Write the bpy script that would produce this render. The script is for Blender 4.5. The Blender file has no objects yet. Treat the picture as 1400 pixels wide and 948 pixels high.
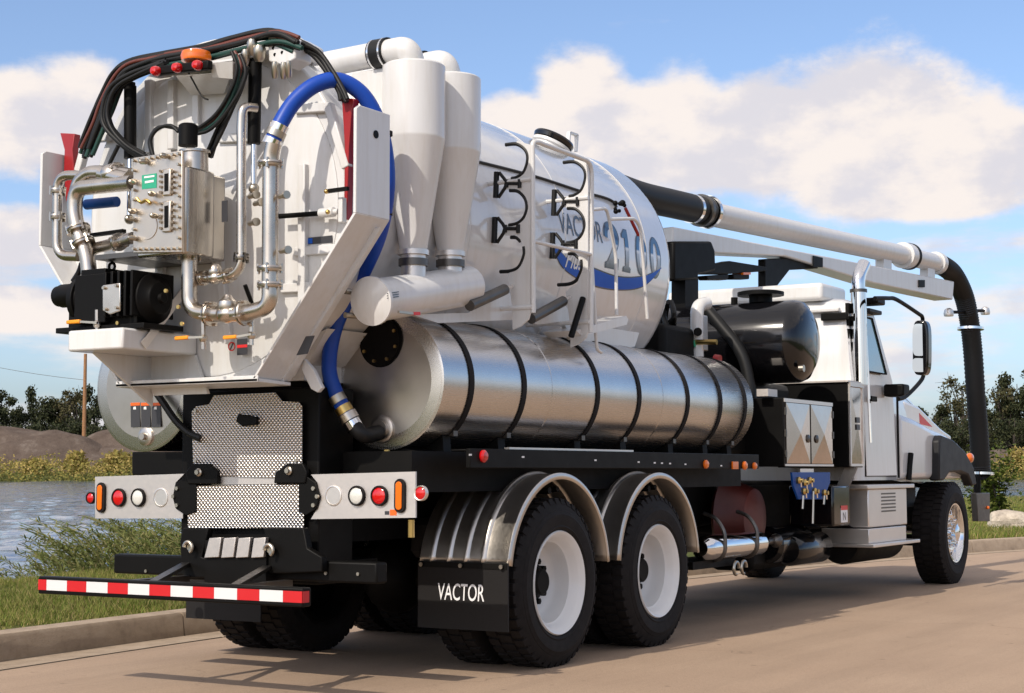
import bpy, math, random
from mathutils import Vector, Matrix, noise
R_ = math.radians
rng = random.Random(7)
scene = bpy.context.scene
col = scene.collection

# ------------------------------------------------------------------ camera
CAM = Vector((-8.7402, -6.1876, 1.1806))
YAW, PITCH, ROLL, FPX = 0.5457, 0.0770, -0.0018, 2230.2
VD = Vector((math.cos(YAW) * math.cos(PITCH), math.sin(YAW) * math.cos(PITCH), math.sin(PITCH)))
_r = VD.cross(Vector((0, 0, 1))).normalized()
_u = _r.cross(VD)
VR = _r * math.cos(ROLL) + _u * math.sin(ROLL)
VU = _u * math.cos(ROLL) - _r * math.sin(ROLL)
cam_d = bpy.data.cameras.new('camera')
cam = bpy.data.objects.new('camera', cam_d)
col.objects.link(cam)
cam.matrix_world = Matrix(((VR.x, VU.x, -VD.x, CAM.x), (VR.y, VU.y, -VD.y, CAM.y), (VR.z, VU.z, -VD.z, CAM.z), (0, 0, 0, 1)))
cam_d.sensor_fit = 'HORIZONTAL'
cam_d.sensor_width = 36.0
cam_d.lens = 36.0 * FPX / 1400.0
cam_d.clip_start = 0.1
cam_d.clip_end = 20000
scene.camera = cam

# ------------------------------------------------------------------ light
SUN_EL = R_(40)
SUN_AZ = Vector((-1.0, 0.07, 0)).normalized()            # towards the sun, on the ground
SUN_DIR = Vector((SUN_AZ.x * math.cos(SUN_EL), SUN_AZ.y * math.cos(SUN_EL), math.sin(SUN_EL)))
sun_d = bpy.data.lights.new('sun', 'SUN')
sun_d.energy = 2.75
sun_d.angle = R_(0.55)
sun_d.color = (1.0, 0.915, 0.80)
sun = bpy.data.objects.new('sun', sun_d)
col.objects.link(sun)
sun.rotation_euler = SUN_DIR.to_track_quat('Z', 'Y').to_euler()
sun.location = (0, 0, 30)

scene.view_settings.view_transform = 'Standard'
scene.view_settings.look = 'None'
scene.view_settings.exposure = 0.50
scene.view_settings.gamma = 1.0
scene.render.engine = 'CYCLES'

# ------------------------------------------------------------------ sky with cumulus
world = bpy.data.worlds.new('World')
scene.world = world
world.use_nodes = True
wt = world.node_tree
wt.nodes.clear()
def wn(t, **k):
    n = wt.nodes.new(t)
    for a, b in k.items(): setattr(n, a, b)
    return n
def wl(a, b): wt.links.new(a, b)
def wmath(op, a, b=None, clamp=False):
    n = wn('ShaderNodeMath', operation=op, use_clamp=clamp)
    for i, v in enumerate((a, b)):
        if v is None: continue
        if hasattr(v, 'is_output'): wl(v, n.inputs[i])
        else: n.inputs[i].default_value = v
    return n.outputs[0]
def wmap(v, a, b, c=0.0, d=1.0, smooth=True):
    n = wn('ShaderNodeMapRange')
    if smooth: n.interpolation_type = 'SMOOTHSTEP'
    wl(v, n.inputs[0])
    for i, q in enumerate((a, b, c, d)): n.inputs[i + 1].default_value = q
    return n.outputs[0]
sky = wn('ShaderNodeTexSky', sky_type='NISHITA')
sky.sun_disc = False
sky.sun_elevation = SUN_EL
sky.sun_rotation = math.atan2(SUN_AZ.x, SUN_AZ.y)
sky.air_density = 0.75
sky.dust_density = 2.2
sky.ozone_density = 2.3
tc = wn('ShaderNodeTexCoord')
sep = wn('ShaderNodeSeparateXYZ'); wl(tc.outputs['Generated'], sep.inputs[0])
az = wmath('ARCTAN2', sep.outputs[1], sep.outputs[0])
el = wmath('ARCSINE', sep.outputs[2])
comb = wn('ShaderNodeCombineXYZ')
wl(wmath('MULTIPLY', az, 1.0), comb.inputs[0]); wl(wmath('MULTIPLY', el, 1.55), comb.inputs[1])
def wnoise(scale, detail, rough, off=(0, 0, 0)):
    m = wn('ShaderNodeVectorMath', operation='ADD'); wl(comb.outputs[0], m.inputs[0]); m.inputs[1].default_value = off
    n = wn('ShaderNodeTexNoise'); wl(m.outputs[0], n.inputs['Vector'])
    n.inputs['Scale'].default_value = scale; n.inputs['Detail'].default_value = detail; n.inputs['Roughness'].default_value = rough
    return n.outputs['Fac']
def azel(px, py):
    v = (VD * FPX + VR * (px - 700) + VU * (474 - py)).normalized()
    return math.atan2(v.y, v.x), math.asin(v.z)
# cumulus heads: centre x, centre y, half width, half height in photo pixels, turned into angles
HEADS = [(1175, 175, 165, 118), (1060, 170, 110, 80), (1310, 215, 130, 85), (800, 150, 85, 88), (900, 190, 150, 90), (720, 190, 90, 70),
         (1010, 215, 190, 70), (1250, 265, 190, 42), (1500, 215, 170, 80), (600, 200, 100, 50),
         (120, 165, 85, 95), (30, 165, 100, 75), (20, 330, 130, 50), (-110, 190, 90, 90), (10, 420, 170, 40), (210, 200, 70, 60)]
field = None
for (cx, cy, hw, hh) in HEADS:
    a0, e0 = azel(cx, cy)
    ra, re = hw / FPX, hh / FPX
    dx = wmath('DIVIDE', wmath('SUBTRACT', az, a0), ra)
    dy = wmath('DIVIDE', wmath('SUBTRACT', el, e0), re)
    d = wmath('SUBTRACT', 1.0, wmath('SQRT', wmath('ADD', wmath('MULTIPLY', dx, dx), wmath('MULTIPLY', dy, dy))))
    field = d if field is None else wmath('SMOOTH_MAX', field, d)
    if field is not d: field.node.inputs[2].default_value = 0.12
field = wmath('MAXIMUM', field, -0.9)
n_big = wnoise(13.0, 11.0, 0.60)
n_mid = wnoise(34.0, 8.0, 0.62, (3.1, 1.7, 0.4))
dens = wmath('ADD', field, wmath('MULTIPLY', wmath('SUBTRACT', n_big, 0.5), 1.25))
a_head = wmap(dens, -0.08, 0.30)
# broken clouds over the whole sky, denser towards the horizon, thickened overhead to add fill light
comb2 = wn('ShaderNodeCombineXYZ')
wl(az, comb2.inputs[0]); wl(wmath('MULTIPLY', el, 4.2), comb2.inputs[1])
nz = wn('ShaderNodeTexNoise'); wl(comb2.outputs[0], nz.inputs['Vector'])
nz.inputs['Scale'].default_value = 5.5; nz.inputs['Detail'].default_value = 9; nz.inputs['Roughness'].default_value = 0.58
low = wmath('MAXIMUM', wmap(el, 0.09, 0.17, 0.10, -0.13, False), wmap(el, 0.26, 0.5, -0.13, 0.17, False))
dens2 = wmath('ADD', nz.outputs['Fac'], low)
a_low = wmath('MULTIPLY', wmap(dens2, 0.51, 0.70), 0.92)
alpha = wmath('MAXIMUM', a_head, a_low)
alpha = wmath('MULTIPLY', alpha, wmap(el, -0.03, 0.0))
# shading of the clouds: billows, whiter heads, greyer bases
sh = wmath('ADD', wmath('MULTIPLY', wmath('SUBTRACT', n_mid, 0.5), 0.75), wmath('MULTIPLY', wmath('SUBTRACT', wnoise(14.0, 6.0, 0.55, (0.0, 0.035, 0)), n_big), -2.6))
sh = wmap(wmath('ADD', sh, wmap(el, 0.02, 0.26, -0.05, 0.12, False)), -0.38, 0.38)
crgb = wn('ShaderNodeMix', data_type='RGBA')
wl(sh, crgb.inputs[0])
crgb.inputs[6].default_value = (0.76, 0.74, 0.795, 1)
crgb.inputs[7].default_value = (0.98, 0.90, 0.855, 1)
bg1 = wn('ShaderNodeBackground'); wl(sky.outputs[0], bg1.inputs[0]); bg1.inputs[1].default_value = 0.150
bg2 = wn('ShaderNodeBackground'); wl(crgb.outputs[2], bg2.inputs[0]); bg2.inputs[1].default_value = 0.70
mix = wn('ShaderNodeMixShader'); wl(alpha, mix.inputs[0]); wl(bg1.outputs[0], mix.inputs[1]); wl(bg2.outputs[0], mix.inputs[2])
wout = wn('ShaderNodeOutputWorld'); wl(mix.outputs[0], wout.inputs[0])

# ------------------------------------------------------------------ pixel -> place (the plane is the thing it lies on)
def ray(px, py): return (VD * FPX + VR * (px - 700) + VU * (474 - py)).normalized()
def RX(px, py, X): v = ray(px, py); return CAM + v * ((X - CAM.x) / v.x)
def RY(px, py, Y): v = ray(px, py); return CAM + v * ((Y - CAM.y) / v.y)
def RZ(px, py, Z=0.0): v = ray(px, py); return CAM + v * ((Z - CAM.z) / v.z)
def RP(px, py, p0, n): v = ray(px, py); return CAM + v * ((p0 - CAM).dot(n) / v.dot(n))
FWD = Vector((math.cos(YAW), math.sin(YAW), 0)); RGT = Vector((math.sin(YAW), -math.cos(YAW), 0))
def RD(px, py, t):                                       # at a ground distance t in front of the viewer
    v = ray(px, py); return CAM + v * (t / v.dot(FWD))

# ------------------------------------------------------------------ mesh helpers
def frame_of(d):
    d = d.normalized()
    a = Vector((0, 0, 1)) if abs(d.z) < 0.9 else Vector((1, 0, 0))
    x = a.cross(d).normalized(); y = d.cross(x)
    return x, y
class MB:
    def __init__(s): s.v = []; s.f = []
    def add(s, vs, fs):
        b = len(s.v); s.v += [tuple(v) for v in vs]; s.f += [tuple(i + b for i in f) for f in fs]; return s
    def box(s, a, b):
        x0, x1 = sorted((a[0], b[0])); y0, y1 = sorted((a[1], b[1])); z0, z1 = sorted((a[2], b[2]))
        return s.add([(x0, y0, z0), (x1, y0, z0), (x1, y1, z0), (x0, y1, z0), (x0, y0, z1), (x1, y0, z1), (x1, y1, z1), (x0, y1, z1)],
                     [(0, 3, 2, 1), (4, 5, 6, 7), (0, 1, 5, 4), (1, 2, 6, 5), (2, 3, 7, 6), (3, 0, 4, 7)])
    def bar(s, p, q, w, h, up=(0, 0, 1)):                # a rectangular bar from p to q
        p, q = Vector(p), Vector(q); d = (q - p).normalized(); up = Vector(up)
        x = d.cross(up)
        if x.length < 1e-4: x = d.cross(Vector((1, 0, 0)))
        x.normalize(); y = x.cross(d)
        o = [x * w / 2 + y * h / 2, -x * w / 2 + y * h / 2, -x * w / 2 - y * h / 2, x * w / 2 - y * h / 2]
        return s.add([p + k for k in o] + [q + k for k in o], [(0, 1, 2, 3), (7, 6, 5, 4), (0, 4, 5, 1), (1, 5, 6, 2), (2, 6, 7, 3), (3, 7, 4, 0)])
    def prism(s, poly, vec):
        poly = [Vector(p) for p in poly]; vec = Vector(vec); n = len(poly)
        return s.add(poly + [p + vec for p in poly], [tuple(range(n - 1, -1, -1)), tuple(range(n, 2 * n))] + [(i, (i + 1) % n, n + (i + 1) % n, n + i) for i in range(n)])
    def tube(s, pts, r, n=10, cap=True, closed=False):
        pts = [Vector(p) for p in pts]; m = len(pts)
        rs = r if isinstance(r, (list, tuple)) else [r] * m
        x = None; vs = []; fs = []
        for i, p in enumerate(pts):
            if closed: t = pts[(i + 1) % m] - pts[i - 1]
            else: t = pts[min(i + 1, m - 1)] - pts[max(i - 1, 0)]
            t.normalize()
            if x is None: x, y = frame_of(t)
            else:
                x = (x - t * x.dot(t)).normalized(); y = t.cross(x)
            for k in range(n):
                a = 2 * math.pi * k / n
                vs.append(p + (x * math.cos(a) + y * math.sin(a)) * rs[i])
        for i in range(m if closed else m - 1):
            j = (i + 1) % m
            for k in range(n):
                fs.append((i * n + k, i * n + (k + 1) % n, j * n + (k + 1) % n, j * n + k))
        if cap and not closed:
            fs.append(tuple(range(n - 1, -1, -1))); fs.append(tuple((m - 1) * n + k for k in range(n)))
        return s.add(vs, fs)
    def cyl(s, p, q, r, n=20, r2=None): return s.tube([p, q], [r, r if r2 is None else r2], n)
    def lathe(s, o, ax, prof, n=32, closed=False):        # prof: (along axis, radius)
        o, ax = Vector(o), Vector(ax).normalized(); x, y = frame_of(ax); vs = []; fs = []; m = len(prof)
        for t, r in prof:
            for k in range(n):
                a = 2 * math.pi * k / n
                vs.append(o + ax * t + (x * math.cos(a) + y * math.sin(a)) * max(r, 1e-5))
        for i in range(m if closed else m - 1):
            j = (i + 1) % m
            for k in range(n): fs.append((i * n + k, i * n + (k + 1) % n, j * n + (k + 1) % n, j * n + k))
        if not closed:
            fs.append(tuple(range(n - 1, -1, -1))); fs.append(tuple((m - 1) * n + k for k in range(n)))
        return s.add(vs, fs)
    def ball(s, c, r, sc=(1, 1, 1), n=12, m=8):
        c = Vector(c); vs = []; fs = []
        for i in range(m + 1):
            th = math.pi * i / m
            for k in range(n):
                a = 2 * math.pi * k / n; q = max(math.sin(th), 1e-4)
                vs.append(c + Vector((q * math.cos(a) * sc[0], q * math.sin(a) * sc[1], math.cos(th) * sc[2])) * r)
        for i in range(m):
            for k in range(n): fs.append((i * n + k, (i + 1) * n + k, (i + 1) * n + (k + 1) % n, i * n + (k + 1) % n))
        return s.add(vs, fs)
    def bolts(s, pts, ax, r=0.009, h=0.012, n=6):
        ax = Vector(ax).normalized()
        for p in pts: s.cyl(Vector(p), Vector(p) + ax * h, r, n)
        return s
    def build(s, name, mat, parent=None, smooth=35, bevel=0, seg=2):
        me = bpy.data.meshes.new(name); me.from_pydata(s.v, [], s.f); me.update()
        me.polygons.foreach_set('use_smooth', [True] * len(me.polygons))
        if smooth is not None: me.set_sharp_from_angle(angle=R_(smooth))
        else: me.polygons.foreach_set('use_smooth', [False] * len(me.polygons))
        me.materials.append(MAT[mat] if isinstance(mat, str) else mat)
        o = bpy.data.objects.new(name, me); col.objects.link(o); o.parent = parent
        if bevel:
            b = o.modifiers.new('bevel', 'BEVEL'); b.width = bevel; b.segments = seg; b.limit_method = 'ANGLE'; b.angle_limit = R_(40)
        return o
def spline(pts, k=8):                                    # Catmull-Rom through the points
    P = [Vector(p) for p in pts]; out = []
    for i in range(len(P) - 1):
        a = P[max(i - 1, 0)]; b = P[i]; c = P[i + 1]; d = P[min(i + 2, len(P) - 1)]
        for j in range(k):
            t = j / k
            out.append(0.5 * ((2 * b) + (c - a) * t + (2 * a - 5 * b + 4 * c - d) * t * t + (3 * b - a - 3 * c + d) * t ** 3))
    out.append(P[-1]); return out
def rounded(pts, rad, k=6):                              # polyline with rounded corners (bent pipe)
    P = [Vector(p) for p in pts]; out = [P[0]]
    for i in range(1, len(P) - 1):
        a, b, c = P[i - 1], P[i], P[i + 1]
        r = min(rad, (a - b).length * 0.49, (c - b).length * 0.49)
        s0 = b + (a - b).normalized() * r; s1 = b + (c - b).normalized() * r
        for j in range(k + 1):
            t = j / k; out.append(s0 * (1 - t) ** 2 + b * 2 * t * (1 - t) + s1 * t * t)
    out.append(P[-1]); return out
def tag(o, label=None, cat=None, group=None, kind=None):
    if label: o['label'] = label
    if cat: o['category'] = cat
    if group: o['group'] = group
    if kind: o['kind'] = kind
    return o
def empty(name, loc=(0, 0, 0)):
    o = bpy.data.objects.new(name, None); col.objects.link(o); o.location = loc; o.empty_display_size = 0.3; return o
def copy_tree(o, parent=None):
    c = o.copy(); col.objects.link(c); c.parent = parent
    for ch in list(o.children): copy_tree(ch, c)
    return c

# ------------------------------------------------------------------ materials
MAT = {}
def new_mat(name):
    m = bpy.data.materials.new(name); m.use_nodes = True; MAT[name] = m
    nt = m.node_tree; return m, nt, nt.nodes['Principled BSDF']
def pset(b, **k):
    names = dict(base='Base Color', rough='Roughness', metal='Metallic', coat='Coat Weight', coatr='Coat Roughness', spec='Specular IOR Level',
                 trans='Transmission Weight', ior='IOR', aniso='Anisotropic', sheen='Sheen Weight', emit='Emission Color', es='Emission Strength', alpha='Alpha')
    for a, v in k.items():
        if a == 'base' and len(v) == 3: v = (*v, 1)
        b.inputs[names[a]].default_value = v
def nnode(nt, t, **k):
    n = nt.nodes.new(t)
    for a, v in k.items(): setattr(n, a, v)
    return n
def noise_tex(nt, scale, detail=4, rough=0.55, stretch=None, coord='Object'):
    tc = nnode(nt, 'ShaderNodeTexCoord'); mp = nnode(nt, 'ShaderNodeMapping')
    nt.links.new(tc.outputs[coord], mp.inputs[0])
    if stretch: mp.inputs['Scale'].default_value = stretch
    n = nnode(nt, 'ShaderNodeTexNoise'); n.inputs['Scale'].default_value = scale; n.inputs['Detail'].default_value = detail; n.inputs['Roughness'].default_value = rough
    nt.links.new(mp.outputs[0], n.inputs['Vector']); return n.outputs['Fac']
def ramp(nt, fac, stops):
    r = nnode(nt, 'ShaderNodeValToRGB'); nt.links.new(fac, r.inputs[0])
    while len(r.color_ramp.elements) < len(stops): r.color_ramp.elements.new(0.5)
    for e, (p, c) in zip(r.color_ramp.elements, stops):
        e.position = p; e.color = (*c, 1) if len(c) == 3 else c
    return r.outputs[0]
def bump(nt, b, h, strength, dist=0.01):
    n = nnode(nt, 'ShaderNodeBump'); n.inputs['Strength'].default_value = strength; n.inputs['Distance'].default_value = dist
    nt.links.new(h, n.inputs['Height']); nt.links.new(n.outputs[0], b.inputs['Normal']); return n
def rng_node(nt, v, a, b, c, d):
    n = nnode(nt, 'ShaderNodeMapRange'); nt.links.new(v, n.inputs[0])
    for i, q in enumerate((a, b, c, d)): n.inputs[i + 1].default_value = q
    return n.outputs[0]
def paint(name, base, rough=0.3, coat=0.4, metal=0.0, dirt=0.08, spec=0.5, streak=0.0):
    m, nt, b = new_mat(name); pset(b, base=base, rough=rough, coat=coat, coatr=0.08, metal=metal, spec=spec)
    f = noise_tex(nt, 3.0, 6, 0.6)
    lo = tuple(c * (1 - dirt) for c in base); nt.links.new(ramp(nt, f, [(0.3, lo), (0.65, base)]), b.inputs['Base Color'])
    if streak:
        src = b.inputs['Base Color'].links[0].from_socket; mm = nnode(nt, 'ShaderNodeMix', data_type='RGBA', blend_type='MULTIPLY'); mm.inputs[0].default_value = 1
        s1 = 1 - streak; st_ = ramp(nt, noise_tex(nt, 5.0, 7, 0.66, (4, 4, 0.35)), [(0.32, (s1 * 0.97, s1 * 0.95, s1 * 0.92)), (0.55, (1, 1, 1))])
        nt.links.new(src, mm.inputs[6]); nt.links.new(st_, mm.inputs[7]); nt.links.new(mm.outputs[2], b.inputs['Base Color'])
    f2 = noise_tex(nt, 9.0, 5, 0.6)
    nt.links.new(rng_node(nt, f2, 0.3, 0.75, rough * 0.93, min(1, rough * 1.1)), b.inputs['Roughness'])
    return m
def steel(name, base, rough=0.26, stretch=(1, 30, 30), amount=0.10, bumpy=0.02, dirt=0.12):
    m, nt, b = new_mat(name); pset(b, base=base, rough=rough, metal=1.0)
    f = noise_tex(nt, 14.0, 5, 0.6, stretch)
    nt.links.new(rng_node(nt, f, 0.25, 0.75, max(0.03, rough - amount), rough + amount), b.inputs['Roughness'])
    g = noise_tex(nt, 2.2, 6, 0.62)
    nt.links.new(ramp(nt, g, [(0.30, tuple(c * (1 - dirt) for c in base)), (0.62, base)]), b.inputs['Base Color'])
    if bumpy: bump(nt, b, f, bumpy, 0.004)
    return m
paint('white_paint', (0.635, 0.632, 0.625), 0.30, 0.35, dirt=0.04, streak=0.035)
paint('body_white', (0.67, 0.67, 0.67), 0.16, 0.6, dirt=0.02, streak=0.02)
paint('black_paint', (0.0045, 0.0042, 0.004), 0.5, 0.0, dirt=0.3, spec=0.12)
paint('gloss_black', (0.004, 0.004, 0.005), 0.12, 0.35, dirt=0.2, spec=0.4)
paint('chassis_black', (0.0045, 0.004, 0.0035), 0.6, 0.0, dirt=0.3, spec=0.15)
paint('grey_plastic', (0.012, 0.012, 0.014), 0.5, 0.0, spec=0.3)
paint('red_paint', (0.30, 0.008, 0.010), 0.4, 0.1)
paint('rust_red', (0.10, 0.014, 0.009), 0.5, 0.0, dirt=0.4)
paint('orange_grip', (0.85, 0.30, 0.01), 0.45, 0.0)
paint('blue_panel', (0.004, 0.060, 0.28), 0.4, 0.0, spec=0.25)
paint('decal_blue', (0.004, 0.095, 0.50), 0.35, 0.0, spec=0.25)
paint('decal_dark', (0.06, 0.075, 0.10), 0.25, 0.4)
paint('decal_white', (0.78, 0.78, 0.78), 0.4, 0.0, dirt=0.02)
paint('decal_orange', (0.75, 0.12, 0.01), 0.4, 0.0, dirt=0.02)
paint('decal_grey', (0.035, 0.035, 0.04), 0.4, 0.0, dirt=0.02)
paint('decal_green', (0.02, 0.33, 0.19), 0.4, 0.0, dirt=0.02)
paint('decal_red', (0.62, 0.02, 0.02), 0.4, 0.1, dirt=0.02)
paint('tape_red', (0.50, 0.008, 0.012), 0.4, 0.0, dirt=0.05)
paint('tape_white', (0.62, 0.62, 0.62), 0.4, 0.0, dirt=0.05)
paint('rim_white', (0.70, 0.70, 0.69), 0.35, 0.3, dirt=0.06)
paint('brass', (0.60, 0.42, 0.15), 0.3, 0.0, metal=1.0)
paint('zinc', (0.50, 0.46, 0.39), 0.35, 0.0, metal=1.0)
paint('blue_hose', (0.005, 0.055, 0.36), 0.42, 0.0, dirt=0.08, spec=0.35)
paint('hose_green', (0.006, 0.045, 0.035), 0.5, 0.0)
paint('hose_red', (0.11, 0.022, 0.012), 0.5, 0.0)
steel('stainless', (0.62, 0.55, 0.47), 0.38, (1, 1, 0.06), 0.08, 0.03)
steel('toolbox_steel', (0.56, 0.48, 0.43), 0.16, (2, 2, 2), 0.04, 0.0)
steel('box_steel', (0.46, 0.42, 0.37), 0.26, (3, 3, 0.05), 0.07, 0.02)
steel('stainless_pipe', (0.62, 0.56, 0.49), 0.28, (1, 1, 1), 0.06, 0.0, 0.28)
steel('tank_steel', (0.60, 0.58, 0.56), 0.27, (0.12, 9, 9), 0.022, 0.0, 0.10)
steel('tank_end', (0.54, 0.50, 0.455), 0.36, (1, 1, 1), 0.05, 0.0, 0.2)
steel('aluminium', (0.78, 0.74, 0.70), 0.42, (3, 3, 3), 0.05, 0.0, 0.06)
steel('panel_aluminium', (0.66, 0.62, 0.585), 0.52, (3, 3, 3), 0.05, 0.0, 0.05)
steel('fender_steel', (0.66, 0.62, 0.57), 0.40, (3, 3, 3), 0.06, 0.0)
steel('chrome', (0.80, 0.80, 0.80), 0.06, (2, 2, 2), 0.03, 0.0, 0.03)
steel('dark_metal', (0.16, 0.15, 0.14), 0.42, (2, 2, 2), 0.1, 0.0, 0.3)
def simple(name, **k):
    m, nt, b = new_mat(name); pset(b, **k); return m
simple('red_lens', base=(0.50, 0.004, 0.006), rough=0.12, coat=0.6)
simple('amber_lens', base=(0.70, 0.14, 0.006), rough=0.12, coat=0.5)
simple('clear_lens', base=(0.60, 0.60, 0.56), rough=0.12, coat=0.8)
simple('glass', base=(0.10, 0.20, 0.20), rough=0.04, spec=0.9, metal=0.0, coat=1.0)
simple('mirror_glass', base=(0.75, 0.80, 0.80), rough=0.02, metal=1.0)
m, nt, b = new_mat('rubber')
pset(b, base=(0.014, 0.013, 0.013), rough=0.72, spec=0.2)
f = noise_tex(nt, 18, 6, 0.7); nt.links.new(ramp(nt, f, [(0.3, (0.006, 0.005, 0.005)), (0.7, (0.014, 0.012, 0.012))]), b.inputs['Base Color'])
bump(nt, b, noise_tex(nt, 60, 4, 0.6), 0.15, 0.004)
m, nt, b = new_mat('hose_rubber')
pset(b, base=(0.008, 0.008, 0.008), rough=0.5, spec=0.3)
m, nt, b = new_mat('flap_rubber')
pset(b, base=(0.010, 0.009, 0.009), rough=0.6, spec=0.25)
bump(nt, b, noise_tex(nt, 40, 5, 0.6), 0.2, 0.004)
# tread plate: raised lozenges in two directions
m, nt, b = new_mat('tread_plate')
pset(b, base=(0.74, 0.71, 0.67), rough=0.33, metal=1.0)
tc_ = nnode(nt, 'ShaderNodeTexCoord'); sp = nnode(nt, 'ShaderNodeSeparateXYZ'); nt.links.new(tc_.outputs['Object'], sp.inputs[0])
def nm(op, a, b=None):
    n = nnode(nt, 'ShaderNodeMath', operation=op)
    for i, v in enumerate((a, b)):
        if v is None: continue
        if hasattr(v, 'is_output'): nt.links.new(v, n.inputs[i])
        else: n.inputs[i].default_value = v
    return n.outputs[0]
K = 2 * math.pi / 0.036
uu = nm('MULTIPLY', nm('ADD', sp.outputs[1], sp.outputs[2]), K * 0.7071); vv = nm('MULTIPLY', nm('SUBTRACT', sp.outputs[1], sp.outputs[2]), K * 0.7071)
ch = nm('MULTIPLY', nm('SINE', uu), nm('SINE', vv))
hgt = nm('POWER', nm('ABSOLUTE', ch), 0.7)
bump(nt, b, hgt, 1.0, 0.006)
nt.links.new(ramp(nt, hgt, [(0.1, (0.56, 0.52, 0.48)), (0.55, (0.86, 0.80, 0.73))]), b.inputs['Base Color'])
# printed gradient of the big number: blue above, pale line, grey below
m, nt, b = new_mat('number_print')
pset(b, rough=0.25, coat=0.4)
tc_ = nnode(nt, 'ShaderNodeTexCoord'); sp = nnode(nt, 'ShaderNodeSeparateXYZ'); nt.links.new(tc_.outputs['Object'], sp.inputs[0])
nt.links.new(ramp(nt, rng_node(nt, sp.outputs[2], 2.60, 2.95, 0, 1), [(0.0, (0.07, 0.08, 0.09)), (0.40, (0.42, 0.46, 0.50)), (0.46, (0.75, 0.78, 0.80)), (0.50, (0.02, 0.12, 0.30)), (1.0, (0.06, 0.10, 0.14))]), b.inputs['Base Color'])
# ================================================================== THE SETTING
m, nt, b = new_mat('concrete')
pset(b, rough=0.85)
f1 = noise_tex(nt, 0.6, 6, 0.6); f2 = noise_tex(nt, 30, 6, 0.7); f3 = noise_tex(nt, 120, 4, 0.75)
c1 = ramp(nt, f1, [(0.30, (0.325, 0.228, 0.155)), (0.70, (0.385, 0.276, 0.190))])
c2 = ramp(nt, f2, [(0.25, (0.86, 0.85, 0.84)), (0.55, (1, 1, 1)), (0.8, (1.05, 1.05, 1.05))])
c3 = ramp(nt, f3, [(0.30, (0.62, 0.61, 0.60)), (0.50, (1, 1, 1)), (0.72, (1.2, 1.18, 1.15))])
mx = nnode(nt, 'ShaderNodeMix', data_type='RGBA', blend_type='MULTIPLY'); mx.inputs[0].default_value = 1; nt.links.new(c1, mx.inputs[6]); nt.links.new(c2, mx.inputs[7])
mx2 = nnode(nt, 'ShaderNodeMix', data_type='RGBA', blend_type='MULTIPLY'); mx2.inputs[0].default_value = 1; nt.links.new(mx.outputs[2], mx2.inputs[6]); nt.links.new(c3, mx2.inputs[7])
# hairline cracks and stains
vo = nnode(nt, 'ShaderNodeTexVoronoi', feature='DISTANCE_TO_EDGE'); vo.inputs['Scale'].default_value = 0.42
tcx = nnode(nt, 'ShaderNodeTexCoord'); wv = nnode(nt, 'ShaderNodeTexNoise'); wv.inputs['Scale'].default_value = 1.7; wv.inputs['Detail'].default_value = 6
nt.links.new(tcx.outputs['Object'], wv.inputs['Vector'])
va = nnode(nt, 'ShaderNodeMix', data_type='RGBA', blend_type='LINEAR_LIGHT'); va.inputs[0].default_value = 0.35
nt.links.new(tcx.outputs['Object'], va.inputs[6]); nt.links.new(wv.outputs['Color'], va.inputs[7]); nt.links.new(va.outputs[2], vo.inputs['Vector'])
crk = ramp(nt, vo.outputs['Distance'], [(0.0, (0.62, 0.60, 0.58)), (0.0035, (1, 1, 1))])
gate = ramp(nt, noise_tex(nt, 0.35, 3, 0.5), [(0.52, (0, 0, 0)), (0.60, (1, 1, 1))])
mx3 = nnode(nt, 'ShaderNodeMix', data_type='RGBA', blend_type='MULTIPLY'); nt.links.new(gate, mx3.inputs[0]); nt.links.new(mx2.outputs[2], mx3.inputs[6]); nt.links.new(crk, mx3.inputs[7])
spot = ramp(nt, noise_tex(nt, 7.0, 2, 0.5), [(0.24, (0.62, 0.60, 0.58)), (0.30, (1, 1, 1))])
mx4 = nnode(nt, 'ShaderNodeMix', data_type='RGBA', blend_type='MULTIPLY'); mx4.inputs[0].default_value = 1; nt.links.new(mx3.outputs[2], mx4.inputs[6]); nt.links.new(spot, mx4.inputs[7])
strk = ramp(nt, noise_tex(nt, 1.0, 6, 0.62, (0.22, 2.6, 1)), [(0.30, (0.86, 0.855, 0.85)), (0.52, (1, 1, 1)), (0.75, (1.06, 1.05, 1.04))])
mx5 = nnode(nt, 'ShaderNodeMix', data_type='RGBA', blend_type='MULTIPLY'); mx5.inputs[0].default_value = 1; nt.links.new(mx4.outputs[2], mx5.inputs[6]); nt.links.new(strk, mx5.inputs[7])
nt.links.new(mx5.outputs[2], b.inputs['Base Color'])
bump(nt, b, noise_tex(nt, 160, 5, 0.7), 0.35, 0.006)
m, nt, b = new_mat('kerb_concrete')
pset(b, rough=0.9)
f = noise_tex(nt, 5, 8, 0.7); nt.links.new(ramp(nt, f, [(0.28, (0.22, 0.165, 0.115)), (0.5, (0.34, 0.26, 0.185)), (0.75, (0.41, 0.325, 0.24))]), b.inputs['Base Color'])
bump(nt, b, noise_tex(nt, 90, 6, 0.7), 0.5, 0.01)
m, nt, b = new_mat('turf_ground')
pset(b, rough=0.95, spec=0.1)
f = noise_tex(nt, 1.3, 8, 0.65); nt.links.new(ramp(nt, f, [(0.28, (0.055, 0.075, 0.020)), (0.50, (0.090, 0.105, 0.030)), (0.72, (0.155, 0.130, 0.050))]), b.inputs['Base Color'])
bump(nt, b, noise_tex(nt, 30, 6, 0.7), 0.8, 0.05)
m, nt, b = new_mat('gravel_heap')
pset(b, rough=0.95, spec=0.1)
f = noise_tex(nt, 0.25, 8, 0.65); nt.links.new(ramp(nt, f, [(0.30, (0.075, 0.055, 0.045)), (0.55, (0.115, 0.088, 0.072)), (0.78, (0.22, 0.185, 0.16))]), b.inputs['Base Color'])
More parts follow.
